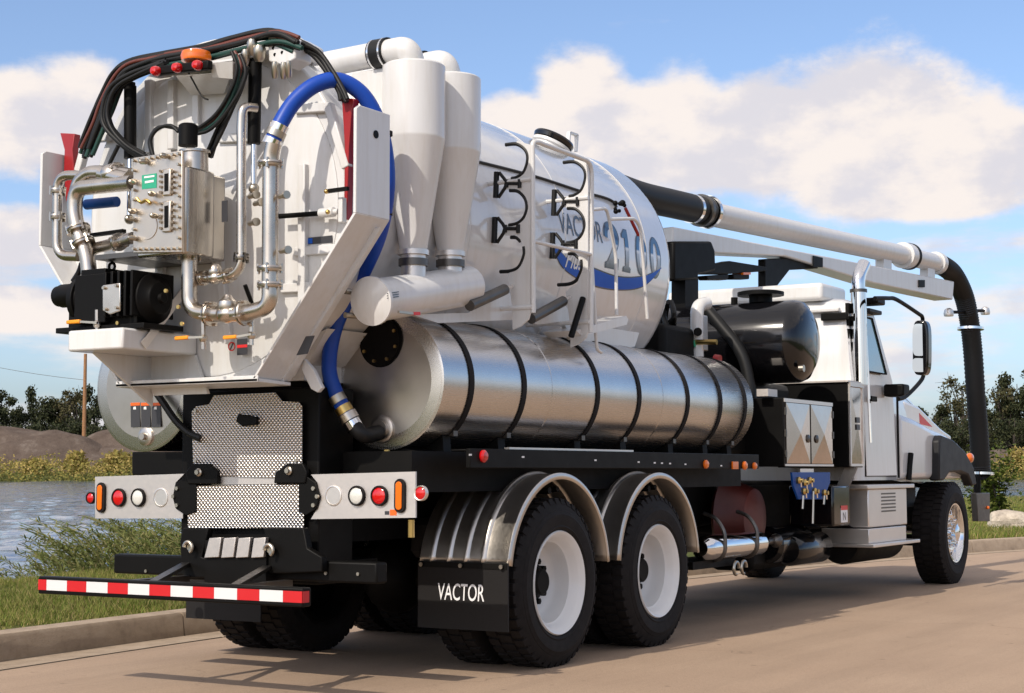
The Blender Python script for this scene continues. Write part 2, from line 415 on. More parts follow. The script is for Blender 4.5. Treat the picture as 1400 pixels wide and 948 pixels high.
bump(nt, b, noise_tex(nt, 1.2, 6, 0.7), 0.7, 0.5)
m, nt, b = new_mat('water')
pset(b, base=(0.022, 0.072, 0.160), rough=0.05, ior=1.33, spec=0.30)
w1 = noise_tex(nt, 1.0, 5, 0.65, (0.45, 1.7, 1)); w2 = noise_tex(nt, 1.0, 3, 0.5, (0.10, 0.35, 1))
for n_ in nt.nodes:
    if n_.type == 'MAPPING': n_.inputs['Rotation'].default_value = (0, 0, -YAW)
ad = nnode(nt, 'ShaderNodeMath', operation='ADD'); nt.links.new(w1, ad.inputs[0]); nt.links.new(w2, ad.inputs[1])
bump(nt, b, ad.outputs[0], 0.5, 0.10)
def leafy(name, cols, trans=0.25, scale=0.6):
    m, nt, b = new_mat(name); pset(b, rough=0.7, spec=0.2)
    gi = nnode(nt, 'ShaderNodeNewGeometry')
    c = ramp(nt, gi.outputs['Random Per Island'], [(i / (len(cols) - 1), q) for i, q in enumerate(cols)])
    f = noise_tex(nt, scale, 4, 0.6, None, 'Object')
    mm = nnode(nt, 'ShaderNodeMix', data_type='RGBA', blend_type='MULTIPLY'); mm.inputs[0].default_value = 1
    nt.links.new(c, mm.inputs[6]); nt.links.new(ramp(nt, f, [(0.30, (0.60, 0.62, 0.60)), (0.68, (1.12, 1.10, 1.05))]), mm.inputs[7])
    nt.links.new(mm.outputs[2], b.inputs['Base Color'])
    tr = nnode(nt, 'ShaderNodeBsdfTranslucent'); nt.links.new(mm.outputs[2], tr.inputs[0])
    ms = nnode(nt, 'ShaderNodeMixShader'); ms.inputs[0].default_value = trans
    nt.links.new(b.outputs[0], ms.inputs[1]); nt.links.new(tr.outputs[0], ms.inputs[2]); nt.links.new(ms.outputs[0], nt.nodes['Material Output'].inputs[0])
    return m
leafy('leaf_dark', [(0.018, 0.026, 0.012), (0.042, 0.052, 0.022), (0.075, 0.078, 0.034)], 0.12, 0.15)
leafy('leaf_olive', [(0.045, 0.050, 0.022), (0.085, 0.082, 0.034), (0.14, 0.115, 0.055)], 0.15, 0.15)
leafy('leaf_shrub', [(0.045, 0.075, 0.015), (0.090, 0.125, 0.020), (0.150, 0.165, 0.035)], 0.3, 2.0)
leafy('shore_leaf', [(0.20, 0.20, 0.05), (0.38, 0.30, 0.085), (0.50, 0.37, 0.15)], 0.3, 0.12)
leafy('shore_dark_leaf', [(0.09, 0.11, 0.032), (0.20, 0.20, 0.05), (0.32, 0.26, 0.07)], 0.2, 0.12)
leafy('turf_blade', [(0.11, 0.17, 0.026), (0.19, 0.235, 0.045), (0.27, 0.25, 0.075), (0.38, 0.30, 0.14)], 0.3, 1.1)
leafy('reed_leaf', [(0.11, 0.15, 0.040), (0.18, 0.20, 0.06), (0.27, 0.235, 0.11)], 0.3, 1.5)
paint('bark', (0.060, 0.048, 0.038), 0.9, 0.0, dirt=0.4)
paint('pole_wood', (0.34, 0.17, 0.075), 0.85, 0.0, dirt=0.35)
m, nt, b = new_mat('rock')
pset(b, rough=0.9)
f = noise_tex(nt, 4, 8, 0.7); nt.links.new(ramp(nt, f, [(0.3, (0.30, 0.25, 0.20)), (0.55, (0.52, 0.45, 0.36)), (0.75, (0.62, 0.56, 0.47))]), b.inputs['Base Color'])
bump(nt, b, noise_tex(nt, 12, 8, 0.7), 0.8, 0.05)

KC = Vector((3.0, 2.2 - 48.0, 0)); KR = 48.0
LAKE_Z = -0.35
def st(x, y):
    q = Vector((x, y, 0)) - Vector((CAM.x, CAM.y, 0)); return q.dot(RGT), q.dot(FWD)
def world_xy(s, t): return Vector((CAM.x, CAM.y, 0)) + RGT * s + FWD * t
def near_shore(s, t):
    a = s / max(t, 1.0); k = min(max((a + 0.31) / 0.62, 0), 1); return 20.0 + 52.0 * k ** 1.5
T_FAR = 305.0
def sstep(a, b, x):
    k = min(max((x - a) / (b - a), 0), 1); return k * k * (3 - 2 * k)
def land(x, y):
    s, t = st(x, y)
    z = 0.145 + 0.05 * noise.noise(Vector((x * 0.35, y * 0.35, 0)))
    if t > 0:
        tn = near_shore(s, t) + 1.2 * noise.noise(Vector((s * 0.15, 3.3, 0)))
        tf = T_FAR + 12 * noise.noise(Vector((s * 0.012, 7.7, 0)))
        z -= sstep(tn - 5.0, tn + 3.0, t) * 1.6
        k = sstep(tf - 4, tf + 8, t)
        z = z * (1 - k) + k * (0.6 + 1.4 * sstep(tf, tf + 60, t) + 6.0 * sstep(tf + 60, tf + 900, t))
    return z
# ground sheet: rings round the viewpoint out to the horizon
angs = [R_(a) for a in [i * 0.3 - 25 for i in range(int(50 / 0.3) + 1)]] + [R_(25 + i * (310 / 64)) for i in range(1, 64)]
rad = [0.5]
while rad[-1] < 7000: rad.append(rad[-1] * 1.035 + 0.02)
vs = []
for r in rad:
    for a in angs:
        p = world_xy(r * math.sin(a), r * math.cos(a))
        rr = (p - KC).length
        vs.append((p.x, p.y, -0.06 if rr < 49.3 else land(p.x, p.y) - 0.03))
na = len(angs); fs = []
for i in range(len(rad) - 1):
    for k in range(na): fs.append((i * na + k, i * na + (k + 1) % na, (i + 1) * na + (k + 1) % na, (i + 1) * na + k))
fs.append(tuple(range(na - 1, -1, -1)))
g = MB(); g.v = vs; g.f = fs
tag(g.build('ground', 'turf_ground', smooth=180), kind='structure')
# lake
ts = [13.0]
while ts[-1] < 430: ts.append(ts[-1] * 1.0115)
ls = [-3.2, -1.6, -0.8] + [-0.5 + i * 0.0021 for i in range(477)] + [0.8, 1.6, 3.2]
vs = []; fs = []
for t in ts:
    fade = 0.35 + 0.65 * sstep(13, 60, t)
    for l in ls:
        s_ = l * t; p = world_xy(s_, t)
        if abs(l) > 0.55: h_ = 0
        else:
            wl_ = max(1.0, t * 0.022)
            h_ = 0.050 * noise.noise(Vector((s_ * 0.9, t * 1.05, 0.3))) + 0.026 * noise.noise(Vector((s_ * 2.3, t * 2.6, 4.0))) + 0.055 * wl_ * noise.noise(Vector((s_ * 0.55 / wl_ ** 0.5, t * 1.1 / wl_, 9.0)))
        vs.append((p.x, p.y, LAKE_Z + h_))
nl = len(ls)
for i in range(len(ts) - 1):
    for k in range(nl - 1): fs.append((i * nl + k, i * nl + k + 1, (i + 1) * nl + k + 1, (i + 1) * nl + k))
g = MB(); g.v = vs; g.f = fs
tag(g.build('lake', 'water', smooth=180), kind='structure')
# road, gutter, kerb follow one gentle bend
def arc_pt(r, a, z): return (KC.x + r * math.sin(a), KC.y + r * math.cos(a), z)
A0, A1 = R_(-42), R_(62)
def strip(r0, r1, zf, n, nr=1):
    g = MB(); vs = []; fs = []
    for i in range(n + 1):
        a = A0 + (A1 - A0) * i / n
        for j in range(nr + 1):
            r = r0 + (r1 - r0) * j / nr; p = arc_pt(r, a, 0); vs.append((p[0], p[1], zf(p[0], p[1]) if callable(zf) else zf))
    for i in range(n):
        for j in range(nr):
            k = i * (nr + 1) + j; fs.append((k, k + nr + 1, k + nr + 2, k + 1))
    g.v = vs; g.f = [f[::-1] for f in fs]; return g
tag(strip(30.0, 47.62, 0.0, 120, 1).build('road', 'concrete', smooth=180), kind='structure')
kerb = empty('kerb', arc_pt(48.1, 0, 0)); tag(kerb, 'pale concrete kerb along the edge of the road', kind='structure')
def kerb_piece(a, w):
    g = MB(); prof = [(47.638, -0.05), (47.638, 0.004), (47.99, -0.006), (48.008, 0.140), (48.026, 0.162), (48.17, 0.170), (48.18, 0.155), (48.18, -0.05)]
    n = 4; vs = []; fs = []; m = len(prof)
    for i in range(n + 1):
        for r, z in prof: vs.append(Vector(arc_pt(r, a + w * i / n, z)) - Vector(kerb.location))
    for i in range(n):
        for j in range(m): fs.append((i * m + j, i * m + (j + 1) % m, (i + 1) * m + (j + 1) % m, (i + 1) * m + j))
    fs.append(tuple(range(m))); fs.append(tuple(n * m + k for k in range(m - 1, -1, -1)))
    g.v = vs; g.f = fs; return g
LEN = 3.05 / 48.0
# one joint of the kerb shows just left of the mud flap
j0 = RZ(246, 868, 0.0); a_j = math.atan2(j0.x - KC.x, j0.y - KC.y)
for i in range(-8, 16):
    kerb_piece(a_j + i * LEN + 0.00012, LEN - 0.00024).build('kerb_section', 'kerb_concrete', kerb, 40)
# verge right behind the kerb
tag(strip(48.175, 62.0, lambda x, y: land(x, y), 260, 34).build('grass_verge', 'turf_ground', smooth=180), kind='structure')

# ---- grass blades
def blades(name, spots, mat, h0, h1, w, lean, label, cat):
    vs = []; fs = []
    for (x, y, z, sc) in spots:
        a = rng.uniform(0, 2 * math.pi); h = rng.uniform(h0, h1) * sc; l = rng.uniform(0.2, 1.0) * lean * h; b_ = rng.uniform(0, 2 * math.pi)
        dx, dy = math.cos(a) * w / 2, math.sin(a) * w / 2; lx, ly = math.cos(b_) * l, math.sin(b_) * l; k = len(vs)
        vs += [(x - dx, y - dy, z), (x + dx, y + dy, z), (x + dx * 0.7 + lx * 0.4, y + dy * 0.7 + ly * 0.4, z + h * 0.6), (x - dx * 0.7 + lx * 0.4, y - dy * 0.7 + ly * 0.4, z + h * 0.6), (x + lx, y + ly, z + h)]
        fs += [(k, k + 1, k + 2, k + 3), (k + 3, k + 2, k + 4)]
    g = MB(); g.v = vs; g.f = fs; o = g.build(name, mat, smooth=180); return tag(o, label, cat, kind='stuff')
spots = []
while len(spots) < 62000:
    px = rng.uniform(-60, 300); t = rng.uniform(9.5, 21.5); s = (px - 700) / FPX * t
    p = world_xy(s, t); rr = (p - KC).length
    if rr < 48.2: continue
    c = noise.noise(Vector((p.x * 1.1, p.y * 1.1, 5)))
    if c < -0.25 and rng.random() < 0.6: continue
    spots.append((p.x, p.y, land(p.x, p.y) - 0.01, (1.0 + 0.6 * c) * (0.7 if rr < 48.5 else 1)))
blades('verge_grass', spots, 'turf_blade', 0.025, 0.075, 0.007, 0.8, 'short mown grass between the kerb and the reeds', 'grass')
spots = []
while len(spots) < 16000:
    px = rng.uniform(1290, 1480); t = 24 + 46 * rng.random() ** 2; s = (px - 700) / FPX * t
    p = world_xy(s, t); rr = (p - KC).length
    if rr < 48.2: continue
    spots.append((p.x, p.y, land(p.x, p.y) - 0.01, 1.0))
blades('bank_grass', spots, 'turf_blade', 0.05, 0.13, 0.018, 0.8, 'green grass round the pale boulder', 'grass')
# ---- reeds and willow shoots at the water's edge
def fronds(name, spots, label, cat):
    g = MB(); vs = []; fs = []
    for (x, y, z, h, la) in spots:
        base = Vector((x, y, z)); d = (-RGT * math.cos(la) + FWD * math.sin(la) * 0.6)
        pts = [base + d * (h * 0.75 * (i / 6) ** 1.7) + Vector((0, 0, h * (i / 6) * (1 - 0.22 * (i / 6) ** 2))) for i in range(7)]
        for i in range(6):
            t_ = (pts[i + 1] - pts[i]); w = 0.004; n_ = t_.cross(VD).normalized() * w; k = len(vs)
            vs += [pts[i] - n_, pts[i] + n_, pts[i + 1] + n_ * 0.8, pts[i + 1] - n_ * 0.8]; fs.append((k, k + 1, k + 2, k + 3))
            for q_ in range(5):
                u_ = rng.random(); c_ = pts[i].lerp(pts[i + 1], u_)
                ld = (t_.normalized() * 0.6 + Vector((rng.uniform(-1, 1), rng.uniform(-1, 1), rng.uniform(-0.8, 0.6)))).normalized(); ln = rng.uniform(0.05, 0.12) * (0.6 + 0.4 * h)
                wd = ld.cross(Vector((rng.uniform(-1, 1), rng.uniform(-1, 1), 1))).normalized() * rng.uniform(0.006, 0.011); k = len(vs)
                vs += [c_, c_ + ld * ln * 0.5 + wd, c_ + ld * ln, c_ + ld * ln * 0.5 - wd]; fs.append((k, k + 1, k + 2, k + 3))
    g.v = [tuple(v) for v in vs]; g.f = fs; return tag(g.build(name, 'reed_leaf', smooth=180), label, cat, kind='stuff')
spots = []
for i in range(1050):
    px = rng.uniform(-80, 290)
    dens = 0.35 + 0.65 * sstep(60, 110, px) * (1 - 0.4 * sstep(190, 250, px)) + 0.3 * sstep(40, -20, px)
    if rng.random() > dens: continue
    t = rng.uniform(16.8, 20.5); s = (px - 700) / FPX * t; p = world_xy(s, t)
    spots.append((p.x, p.y, land(p.x, p.y) - 0.03, rng.uniform(0.18, 0.66) * (0.6 + 0.6 * dens), rng.gauss(0, 0.55)))
fronds('lakeside_reeds', spots, 'tall leaning reeds and shoots along the near edge of the lake', 'reeds')
# ---- boulder and leafy shrub
bc = RZ(1381, 726, 0.13); s_, t_ = st(bc.x, bc.y)
g = MB(); g.ball((0, 0, 0), 1.0, (1, 1, 1), 26, 18)
vv_ = []
for v in g.v:
    v = Vector(v); n1 = noise.noise(v * 1.4 + Vector((4, 0, 2))) * 0.30 + noise.noise(v * 3.6) * 0.13 + noise.noise(v * 8.0) * 0.05
    v = v * (1 + n1); vv_.append((v.x * 0.31, v.y * 0.40, v.z * 0.24 + 0.10))
g.v = vv_; o = g.build('boulder', 'rock', smooth=28); o.location = (bc.x, bc.y, land(bc.x, bc.y)); o.rotation_euler.z = -YAW + 0.6
tag(o, 'pale tan boulder lying on the grass beyond the kerb', 'boulder')
def shrub(name, px, base_y, t, h, w, n, label):
    p = RD(px, base_y, t); x, y = p.x, p.y; z = land(x, y)
    root = empty(name, (x, y, z)); tag(root, label, 'shrub')
    st_ = MB(); lv = MB()
    for i in range(16):
        a = rng.uniform(0, 6.283); top = Vector((math.cos(a) * w * rng.uniform(0.2, 1), math.sin(a) * w * rng.uniform(0.2, 1), h * rng.uniform(0.6, 1.0)))
        pts = [Vector((0, 0, 0)), top * 0.45 + Vector((0, 0, h * 0.1)), top]; sp_ = spline(pts, 5); st_.tube(sp_, [0.011 * (1 - 0.7 * k / 10) for k in range(len(sp_))], 5)
        for j in range(n // 16):
            c = sp_[rng.randrange(2, len(sp_))] + Vector((rng.gauss(0, 0.11), rng.gauss(0, 0.11), rng.gauss(0, 0.10)))
            d = Vector((rng.uniform(-1, 1), rng.uniform(-1, 1), rng.uniform(-0.6, 0.5))).normalized(); l = rng.uniform(0.06, 0.125)
            wv_ = d.cross(Vector((rng.uniform(-1, 1), rng.uniform(-1, 1), 1.2))).normalized() * l * 0.36
            lv.add([c, c + d * l * 0.45 + wv_, c + d * l, c + d * l * 0.45 - wv_], [(0, 1, 2, 3)])
    st_.build('stem', 'bark', root); lv.build('foliage', 'leaf_shrub', root, 180)
    return root
shrub('leafy_shrub', 1366, 712, 33.0, 1.55, 0.50, 1500, 'leafy green shrub beside the boulder, at the truck nose')
shrub('leafy_shrub', 1338, 714, 36.0, 1.2, 0.45, 800, 'smaller leafy green shrub half hidden behind the hanging hose')
# ---- far shore: grassy scrub, heaps of gravel, trees, a pole
def scrub(name, mat, n, pxr, tr, hr, sz, label, cat, kind='stuff', zoff=0):
    g = MB(); vs = []; fs = []
    for i in range(n):
        px = rng.uniform(*pxr); t = rng.uniform(*tr); s = (px - 700) / FPX * t; p = world_xy(s, t)
        lump = 0.55 + 0.75 * max(0, noise.noise(Vector((px * 0.035, t * 0.05, 2)))) + 0.4 * noise.noise(Vector((px * 0.12, t * 0.1, 9)))
        h = hr[0] + (hr[1] - hr[0]) * rng.random() * lump; z = max(land(p.x, p.y), LAKE_Z) + h + zoff
        d = Vector((rng.uniform(-1, 1), rng.uniform(-1, 1), rng.uniform(-0.3, 1))).normalized() * sz * rng.uniform(0.6, 1.3)
        e = d.cross(Vector((rng.uniform(-1, 1), rng.uniform(-1, 1), rng.uniform(-1, 1)))).normalized() * sz * 0.4; k = len(vs); c = Vector((p.x, p.y, z))
        vs += [c - d * 0.5, c + e, c + d * 0.5, c - e]; fs.append((k, k + 1, k + 2, k + 3))
    g.v = [tuple(v) for v in vs]; g.f = fs; return tag(g.build(name, mat, smooth=180), label, cat, kind=kind)
scrub('shore_grass', 'shore_leaf', 42000, (-260, 1660), (305, 338), (0, 4.6), 0.45, 'yellow-green tall grass along the far bank of the lake', 'grass')
scrub('shore_sedge', 'shore_dark_leaf', 12000, (-260, 1660), (301, 309), (0, 2.6), 0.5, 'dark green sedge at the waterline of the far bank', 'sedge')
def far_bush(px, t, w, h, mat, label):
    p = world_xy((px - 700) / FPX * t, t); root = empty('bush', (p.x, p.y, land(p.x, p.y))); tag(root, label, 'bush', 'single bushes on the far bank')
    g = MB()
    for i in range(700):
        v = Vector((rng.gauss(0, 1), rng.gauss(0, 1), rng.gauss(0, 1))).normalized() * rng.random() ** 0.4
        c = Vector((v.x * w, v.y * w, h * 0.5 + v.z * h * 0.5)) + Vector((rng.gauss(0, .3), rng.gauss(0, .3), rng.gauss(0, .3)))
        d = Vector((rng.uniform(-1, 1), rng.uniform(-1, 1), rng.uniform(-1, 1))).normalized() * rng.uniform(.3, .6); e = d.cross(Vector((.3, .5, rng.uniform(-1, 1)))).normalized() * .28
        g.add([c - d, c + e, c + d, c - e], [(0, 1, 2, 3)])
    g.build('foliage', mat, root, 180); s = MB()
    for i in range(4): s.tube([Vector((0, 0, 0)), Vector((rng.uniform(-1, 1) * w * .5, rng.uniform(-1, 1) * w * .5, h * .7))], 0.08, 5)
    s.build('stem', 'bark', root)
far_bush(105, 322, 2.2, 4.6, 'shore_leaf', 'round yellow-green bush in front of the gravel heaps')
far_bush(52, 318, 2.4, 3.0, 'shore_leaf', 'low pale green bush in front of the gravel heaps')
far_bush(163, 322, 3.4, 4.6, 'shore_leaf', 'broad yellow-brown bush beside the steel tank end')
far_bush(1394, 322, 3.0, 5.0, 'shore_leaf', 'yellow-green bush on the far bank beyond the hanging hose')
def heap(px, t, hw, top_py, label):
    z0 = 1.0; p = world_xy((px - 700) / FPX * t, t); h = CAM.z + (646 - top_py) / FPX * t - z0; w = hw / FPX * t
    g = MB(); vs = []; fs = []; N = 44
    for i in range(N + 1):
        for j in range(N + 1):
            x = (i / N * 2 - 1); y = (j / N * 2 - 1); r = math.sqrt(x * x + y * y)
            k = max(0, 1 - r); k = 0.45 * k + 0.55 * (k * k * (3 - 2 * k)); k = min(k * 1.18, 1 - 0.25 * r * r); hh = h * k * (1 + 0.25 * noise.noise(Vector((x * 2.2 + px, y * 2.2, 1)))) + 0.6 * noise.noise(Vector((x * 7, y * 7, px)))
            q = RGT * x * w * 1.15 + FWD * y * w * 0.7; vs.append((q.x, q.y, max(hh, -1)))
    for i in range(N):
        for j in range(N): k = i * (N + 1) + j; fs.append((k, k + N + 1, k + N + 2, k + 1))
    g.v = vs; g.f = fs; o = g.build('gravel_mound', 'gravel_heap', smooth=180); o.location = (p.x, p.y, z0); return tag(o, label, None, None, 'structure')
heap(40, 352, 190, 588, 'broad grey-brown gravel mound'); heap(185, 356, 170, 592, 'smaller gravel mound by the tank'); heap(-170, 352, 170, 592, 'gravel mound')
heap(1400, 372, 150, 618, 'brown slope on the far bank')
# trees on the far side
def tree_mesh(kind, seed):
    r = random.Random(seed); crown = MB(); trunk = MB(); H = 1.0
    n_l = {'dense': 17, 'open': 13, 'shrub': 10}[kind]
    lobes = []
    trunk.tube([Vector((0, 0, -0.05)), Vector((r.uniform(-.02, .02), r.uniform(-.02, .02), 0.45)), Vector((r.uniform(-.04, .04), 0, 0.85))], [0.022, 0.015, 0.004], 7)
    for i in range(n_l):
        if kind == 'dense': z = r.uniform(0.22, 0.92); sp = 0.30 * (1.05 - 0.75 * abs(z - 0.45) - max(0, z - .5) * .5)
        elif kind == 'open': z = r.uniform(0.38, 0.97); sp = 0.26 * (1.1 - abs(z - 0.62) * 1.4)
        else: z = r.uniform(0.15, 0.8); sp = 0.62
        a = r.uniform(0, 6.283); q = sp * math.sqrt(r.random()) * 1.1
        c = Vector((math.cos(a) * q, math.sin(a) * q, z)); lobes.append((c, r.uniform(0.06, 0.125) * (1.5 if kind == 'shrub' else 1)))
        trunk.tube(spline([Vector((0, 0, max(0.08, z * 0.5))), c * 0.6 + Vector((0, 0, z * 0.25)), c + Vector((0, 0, 0.03))], 3), [0.010, 0.009, 0.008, 0.007, 0.005, 0.004, 0.003], 5)
        for k in range(5 if kind == 'open' else 2):
            e = c + Vector((r.gauss(0, .07), r.gauss(0, .07), r.gauss(0.02, .06))); trunk.tube([c, e], [0.0035, 0.001], 4)
    per = {'dense': 260, 'open': 95, 'shrub': 230}[kind]
    for c, rad_ in lobes:
        for j in range(per):
            v = Vector((r.gauss(0, 1), r.gauss(0, 1), r.gauss(0, 1))).normalized() * (r.random() ** 0.45) * rad_ * r.choice((1, 1, 1, 1.35))
            p = c + Vector((v.x, v.y, v.z * 0.8)); sz = r.uniform(0.010, 0.024)
            d = Vector((r.uniform(-1, 1), r.uniform(-1, 1), r.uniform(-1, 1))).normalized() * sz; e = d.cross(Vector((r.uniform(-1, 1), r.uniform(-1, 1), r.uniform(-1, 1)))).normalized() * sz * 0.7
            crown.add([p - d, p + e, p + d, p - e], [(0, 1, 2, 3)])
    return crown, trunk
PROTO = {}
def plant_tree(kind, var, px, t, top_py, wide, mat, label, group):
    key = (kind, var, mat)
    z0 = 2.0; p = world_xy((px - 700) / FPX * t, t); H = CAM.z + (646 - top_py) / FPX * t - z0
    name = {'dense': 'broadleaf_tree', 'open': 'bare_topped_tree', 'shrub': 'thicket_shrub'}[kind]
    if key not in PROTO:
        c, tr = tree_mesh(kind, hash((len(PROTO), 11)) % 9999 + var)
        root = empty(name); c.build('crown', mat, root, 180); tr.build('trunk', 'bark', root); PROTO[key] = root
    else: root = copy_tree(PROTO[key])
    root.location = (p.x, p.y, z0); root.scale = (H * wide, H * wide, H); root.rotation_euler.z = rng.uniform(0, 6.28)
    tag(root, label, 'tree' if kind != 'shrub' else 'shrub', group)
TG = 'trees across the lake'
LD = 'dense dark green tree in the wood across the lake'; LO = 'loose thin-crowned tree standing above the wood across the lake'; LS = 'low dark thicket shrub at the foot of the far wood'
TL = {6: 'dark rounded tree above the broad gravel mound, away from the pole', 46: 'narrow spiky dark tree rising above its neighbours behind the gravel mound', 66: 'bushy dark tree between the spiky tree and the utility pole',
      88: 'thin-crowned tree just beside the utility pole, sky showing through', 108: 'thin-crowned tree directly behind the utility pole', 133: 'tall dark tree between the utility pole and the steel tank end', 152: 'dark tree half hidden by the round steel tank end',
      1288: 'dense dark tree right above the truck hood', 1304: 'thin-crowned tree between the truck hood and the hanging hose', 1318: 'tall thin-crowned tree directly behind the hanging hose', 1345: 'dense dark tree just past the hanging hose', 1366: 'thin-crowned tree above the leafy shrub and boulder', 1392: 'tallest dark tree, above the boulder beyond the hanging hose'}
for i, (px, top, kind, wide) in enumerate([(-190, 540, 'dense', .8), (-140, 520, 'dense', .8), (-95, 548, 'dense', .9), (-55, 530, 'dense', .8), (-22, 545, 'dense', .8), (6, 531, 'dense', .85), (24, 552, 'dense', .8),
        (46, 522, 'dense', .62), (66, 541, 'dense', .85), (88, 536, 'open', 1.0), (108, 532, 'open', .9), (133, 521, 'dense', .7), (152, 530, 'dense', .8), (98, 548, 'dense', .9), (190, 545, 'dense', .9)]):
    plant_tree(kind, i % 4, px, rng.uniform(408, 440), top, wide, 'leaf_dark' if kind == 'dense' else 'leaf_olive', TL.get(px, LD if kind == 'dense' else LO), TG)
for i in range(30):
    plant_tree('shrub', i % 3, -230 + i * 16 + rng.uniform(-6, 6), rng.uniform(392, 402), 572 + rng.uniform(-10, 10), 1.0, 'leaf_dark', LS, 'thicket along the far bank')
for i, (px, top, kind, wide) in enumerate([(1262, 556, 'dense', .9), (1288, 552, 'dense', .85), (1304, 540, 'open', 1.0), (1318, 518, 'open', .9), (1345, 540, 'dense', .9), (1366, 530, 'open', .9), (1392, 506, 'dense', .8), (1420, 500, 'dense', .85),
        (1376, 545, 'dense', .9), (1455, 530, 'dense', .8), (1495, 515, 'dense', .85), (1540, 540, 'dense', .9), (1230, 560, 'dense', .9)]):
    plant_tree(kind, (i + 1) % 4, px, rng.uniform(418, 450), top, wide, 'leaf_dark' if kind == 'dense' else 'leaf_olive', TL[px] if px in TL else 'dense dark green tree beyond the truck nose and hanging hose' if kind == 'dense' else 'thin-crowned tree with bare twigs beyond the hanging hose', 'trees beyond the truck nose')
for i in range(24):
    plant_tree('shrub', i % 3, 1215 + i * 15 + rng.uniform(-6, 6), rng.uniform(396, 408), 566 + rng.uniform(-9, 9), 1.1, 'leaf_dark', 'low dark thicket shrub beyond the truck nose', 'thicket beyond the truck nose')
for i in range(17):                                      # the wood goes on behind the truck
    plant_tree('dense', i % 4, 235 + i * 60 + rng.uniform(-15, 15), rng.uniform(412, 445), 540 + rng.uniform(-14, 14), .9, 'leaf_dark', LD, TG)
# utility pole with its wire
pt = 372.0; pb = RD(115, 585, pt); pt_top = RD(118, 484, pt); zb = 1.5
root = empty('utility_pole', (pb.x, pb.y, zb)); tag(root, 'weathered orange-brown utility pole standing in front of the far trees', 'utility pole')
hgt = pt_top.z - zb
MB().tube([(0, 0, 0), (0, 0, hgt)], [0.50, 0.36], 10).build('pole', 'pole_wood', root)
wa = Vector((0, 0, hgt - 6.0)); wb = RD(-260, 425, pt + 10) - Vector((pb.x, pb.y, zb))
MB().tube([wa.lerp(wb, i / 12) - Vector((0, 0, 10 * (i / 12) * (1 - i / 12))) for i in range(13)], 0.05, 5).build('wire', 'dark_metal', root)
# ================================================================== THE TRUCK
T = empty('vacuum_truck', (0, 0, 0))
tag(T, 'white vacuum tanker truck with stainless water tank, blue hose and rear pump piping', 'truck')
T.location = (0, 0, 0)
def part(mb, name, mat, parent=None, **k): return mb.build(name, mat, parent or T, **k)

# ---------------- wheels (origin at the hub, outer face towards -Y)
def tyre_mesh(R, w, rim, lugs):
    g = MB()
    prof = [(0.022, rim - 0.005), (-0.004, rim + 0.022), (-0.009, rim + 0.034), (-0.0055, rim + 0.040), (-0.012, rim + (R - rim) * 0.42), (-0.0125, rim + (R - rim) * 0.52), (-0.0095, rim + (R - rim) * 0.54), (-0.004, R - 0.075), (-0.0005, R - 0.072), (0.004, R - 0.055), (0.022, R - 0.018), (0.045, R - 0.012), (w * 0.5, R - 0.010),
            (w - 0.045, R - 0.012), (w - 0.022, R - 0.018), (w - 0.004, R - 0.055), (w + 0.012, rim + (R - rim) * 0.45), (w + 0.004, rim + 0.03), (w - 0.022, rim - 0.005)]
    g.lathe((0, 0, 0), (0, 1, 0), prof, 72, closed=True)
    for k in range(lugs):
        a = 2 * math.pi * k / lugs; dw = math.pi / lugs * 1.25 * R
        for (y0, y1, sh) in ((0.010, w * 0.30, 0.0), (w * 0.34, w * 0.64, 0.5), (w * 0.68, w - 0.010, 0.0)):
            aa = a + sh * math.pi / lugs * 2
            c, s = math.cos(aa), math.sin(aa); t = Vector((-s, 0, c)); r = Vector((c, 0, s)); q = []
            for yy in (y0, y1):
                for rr in (R - 0.035 if yy in (0.010, w - 0.010) else R - 0.02, R):
                    if rr == R and yy == 0.010: yv = yy + 0.014
                    elif rr == R and yy == w - 0.010: yv = yy - 0.014
                    else: yv = yy
                    for e in (-1, 1): q.append(r * rr + t * (e * dw / 2) + Vector((0, yv, 0)))
            g.add(q, [(0, 1, 3, 2), (4, 6, 7, 5), (0, 4, 5, 1), (2, 3, 7, 6), (0, 2, 6, 4), (1, 5, 7, 3)])
    return g
def make_drive_wheel():
    g = MB()
    g.lathe((0, 0, 0), (0, 1, 0), [(0.010, 0.290), (0.000, 0.300), (-0.006, 0.312), (0.004, 0.318), (0.016, 0.314), (0.26, 0.30), (0.26, 0.25), (0.225, 0.245), (0.228, 0.20), (0.225, 0.10), (0.218, 0.10),
                                   (0.215, 0.17), (0.200, 0.205), (0.190, 0.222), (0.165, 0.236), (0.120, 0.243), (0.075, 0.246), (0.062, 0.262), (0.028, 0.272), (0.018, 0.284)], 64, closed=True)
    w = part(g, 'wheel', 'rim_white', smooth=40)
    t = tyre_mesh(0.515, 0.285, 0.308, 44).build('tyre', 'rubber', w, 30)
    h = MB(); h.lathe((0, 0, 0), (0, 1, 0), [(0.115, 0.0), (0.115, 0.070), (0.125, 0.080), (0.165, 0.084), (0.175, 0.110), (0.222, 0.114), (0.222, 0.0)], 32)
    for k in range(10):
        a = 2 * math.pi * k / 10; h.cyl((math.cos(a) * 0.128, 0.165, math.sin(a) * 0.128), (math.cos(a) * 0.128, 0.219, math.sin(a) * 0.128), 0.020, 6)
    h.build('hub', 'chassis_black', w, 35)
    return w
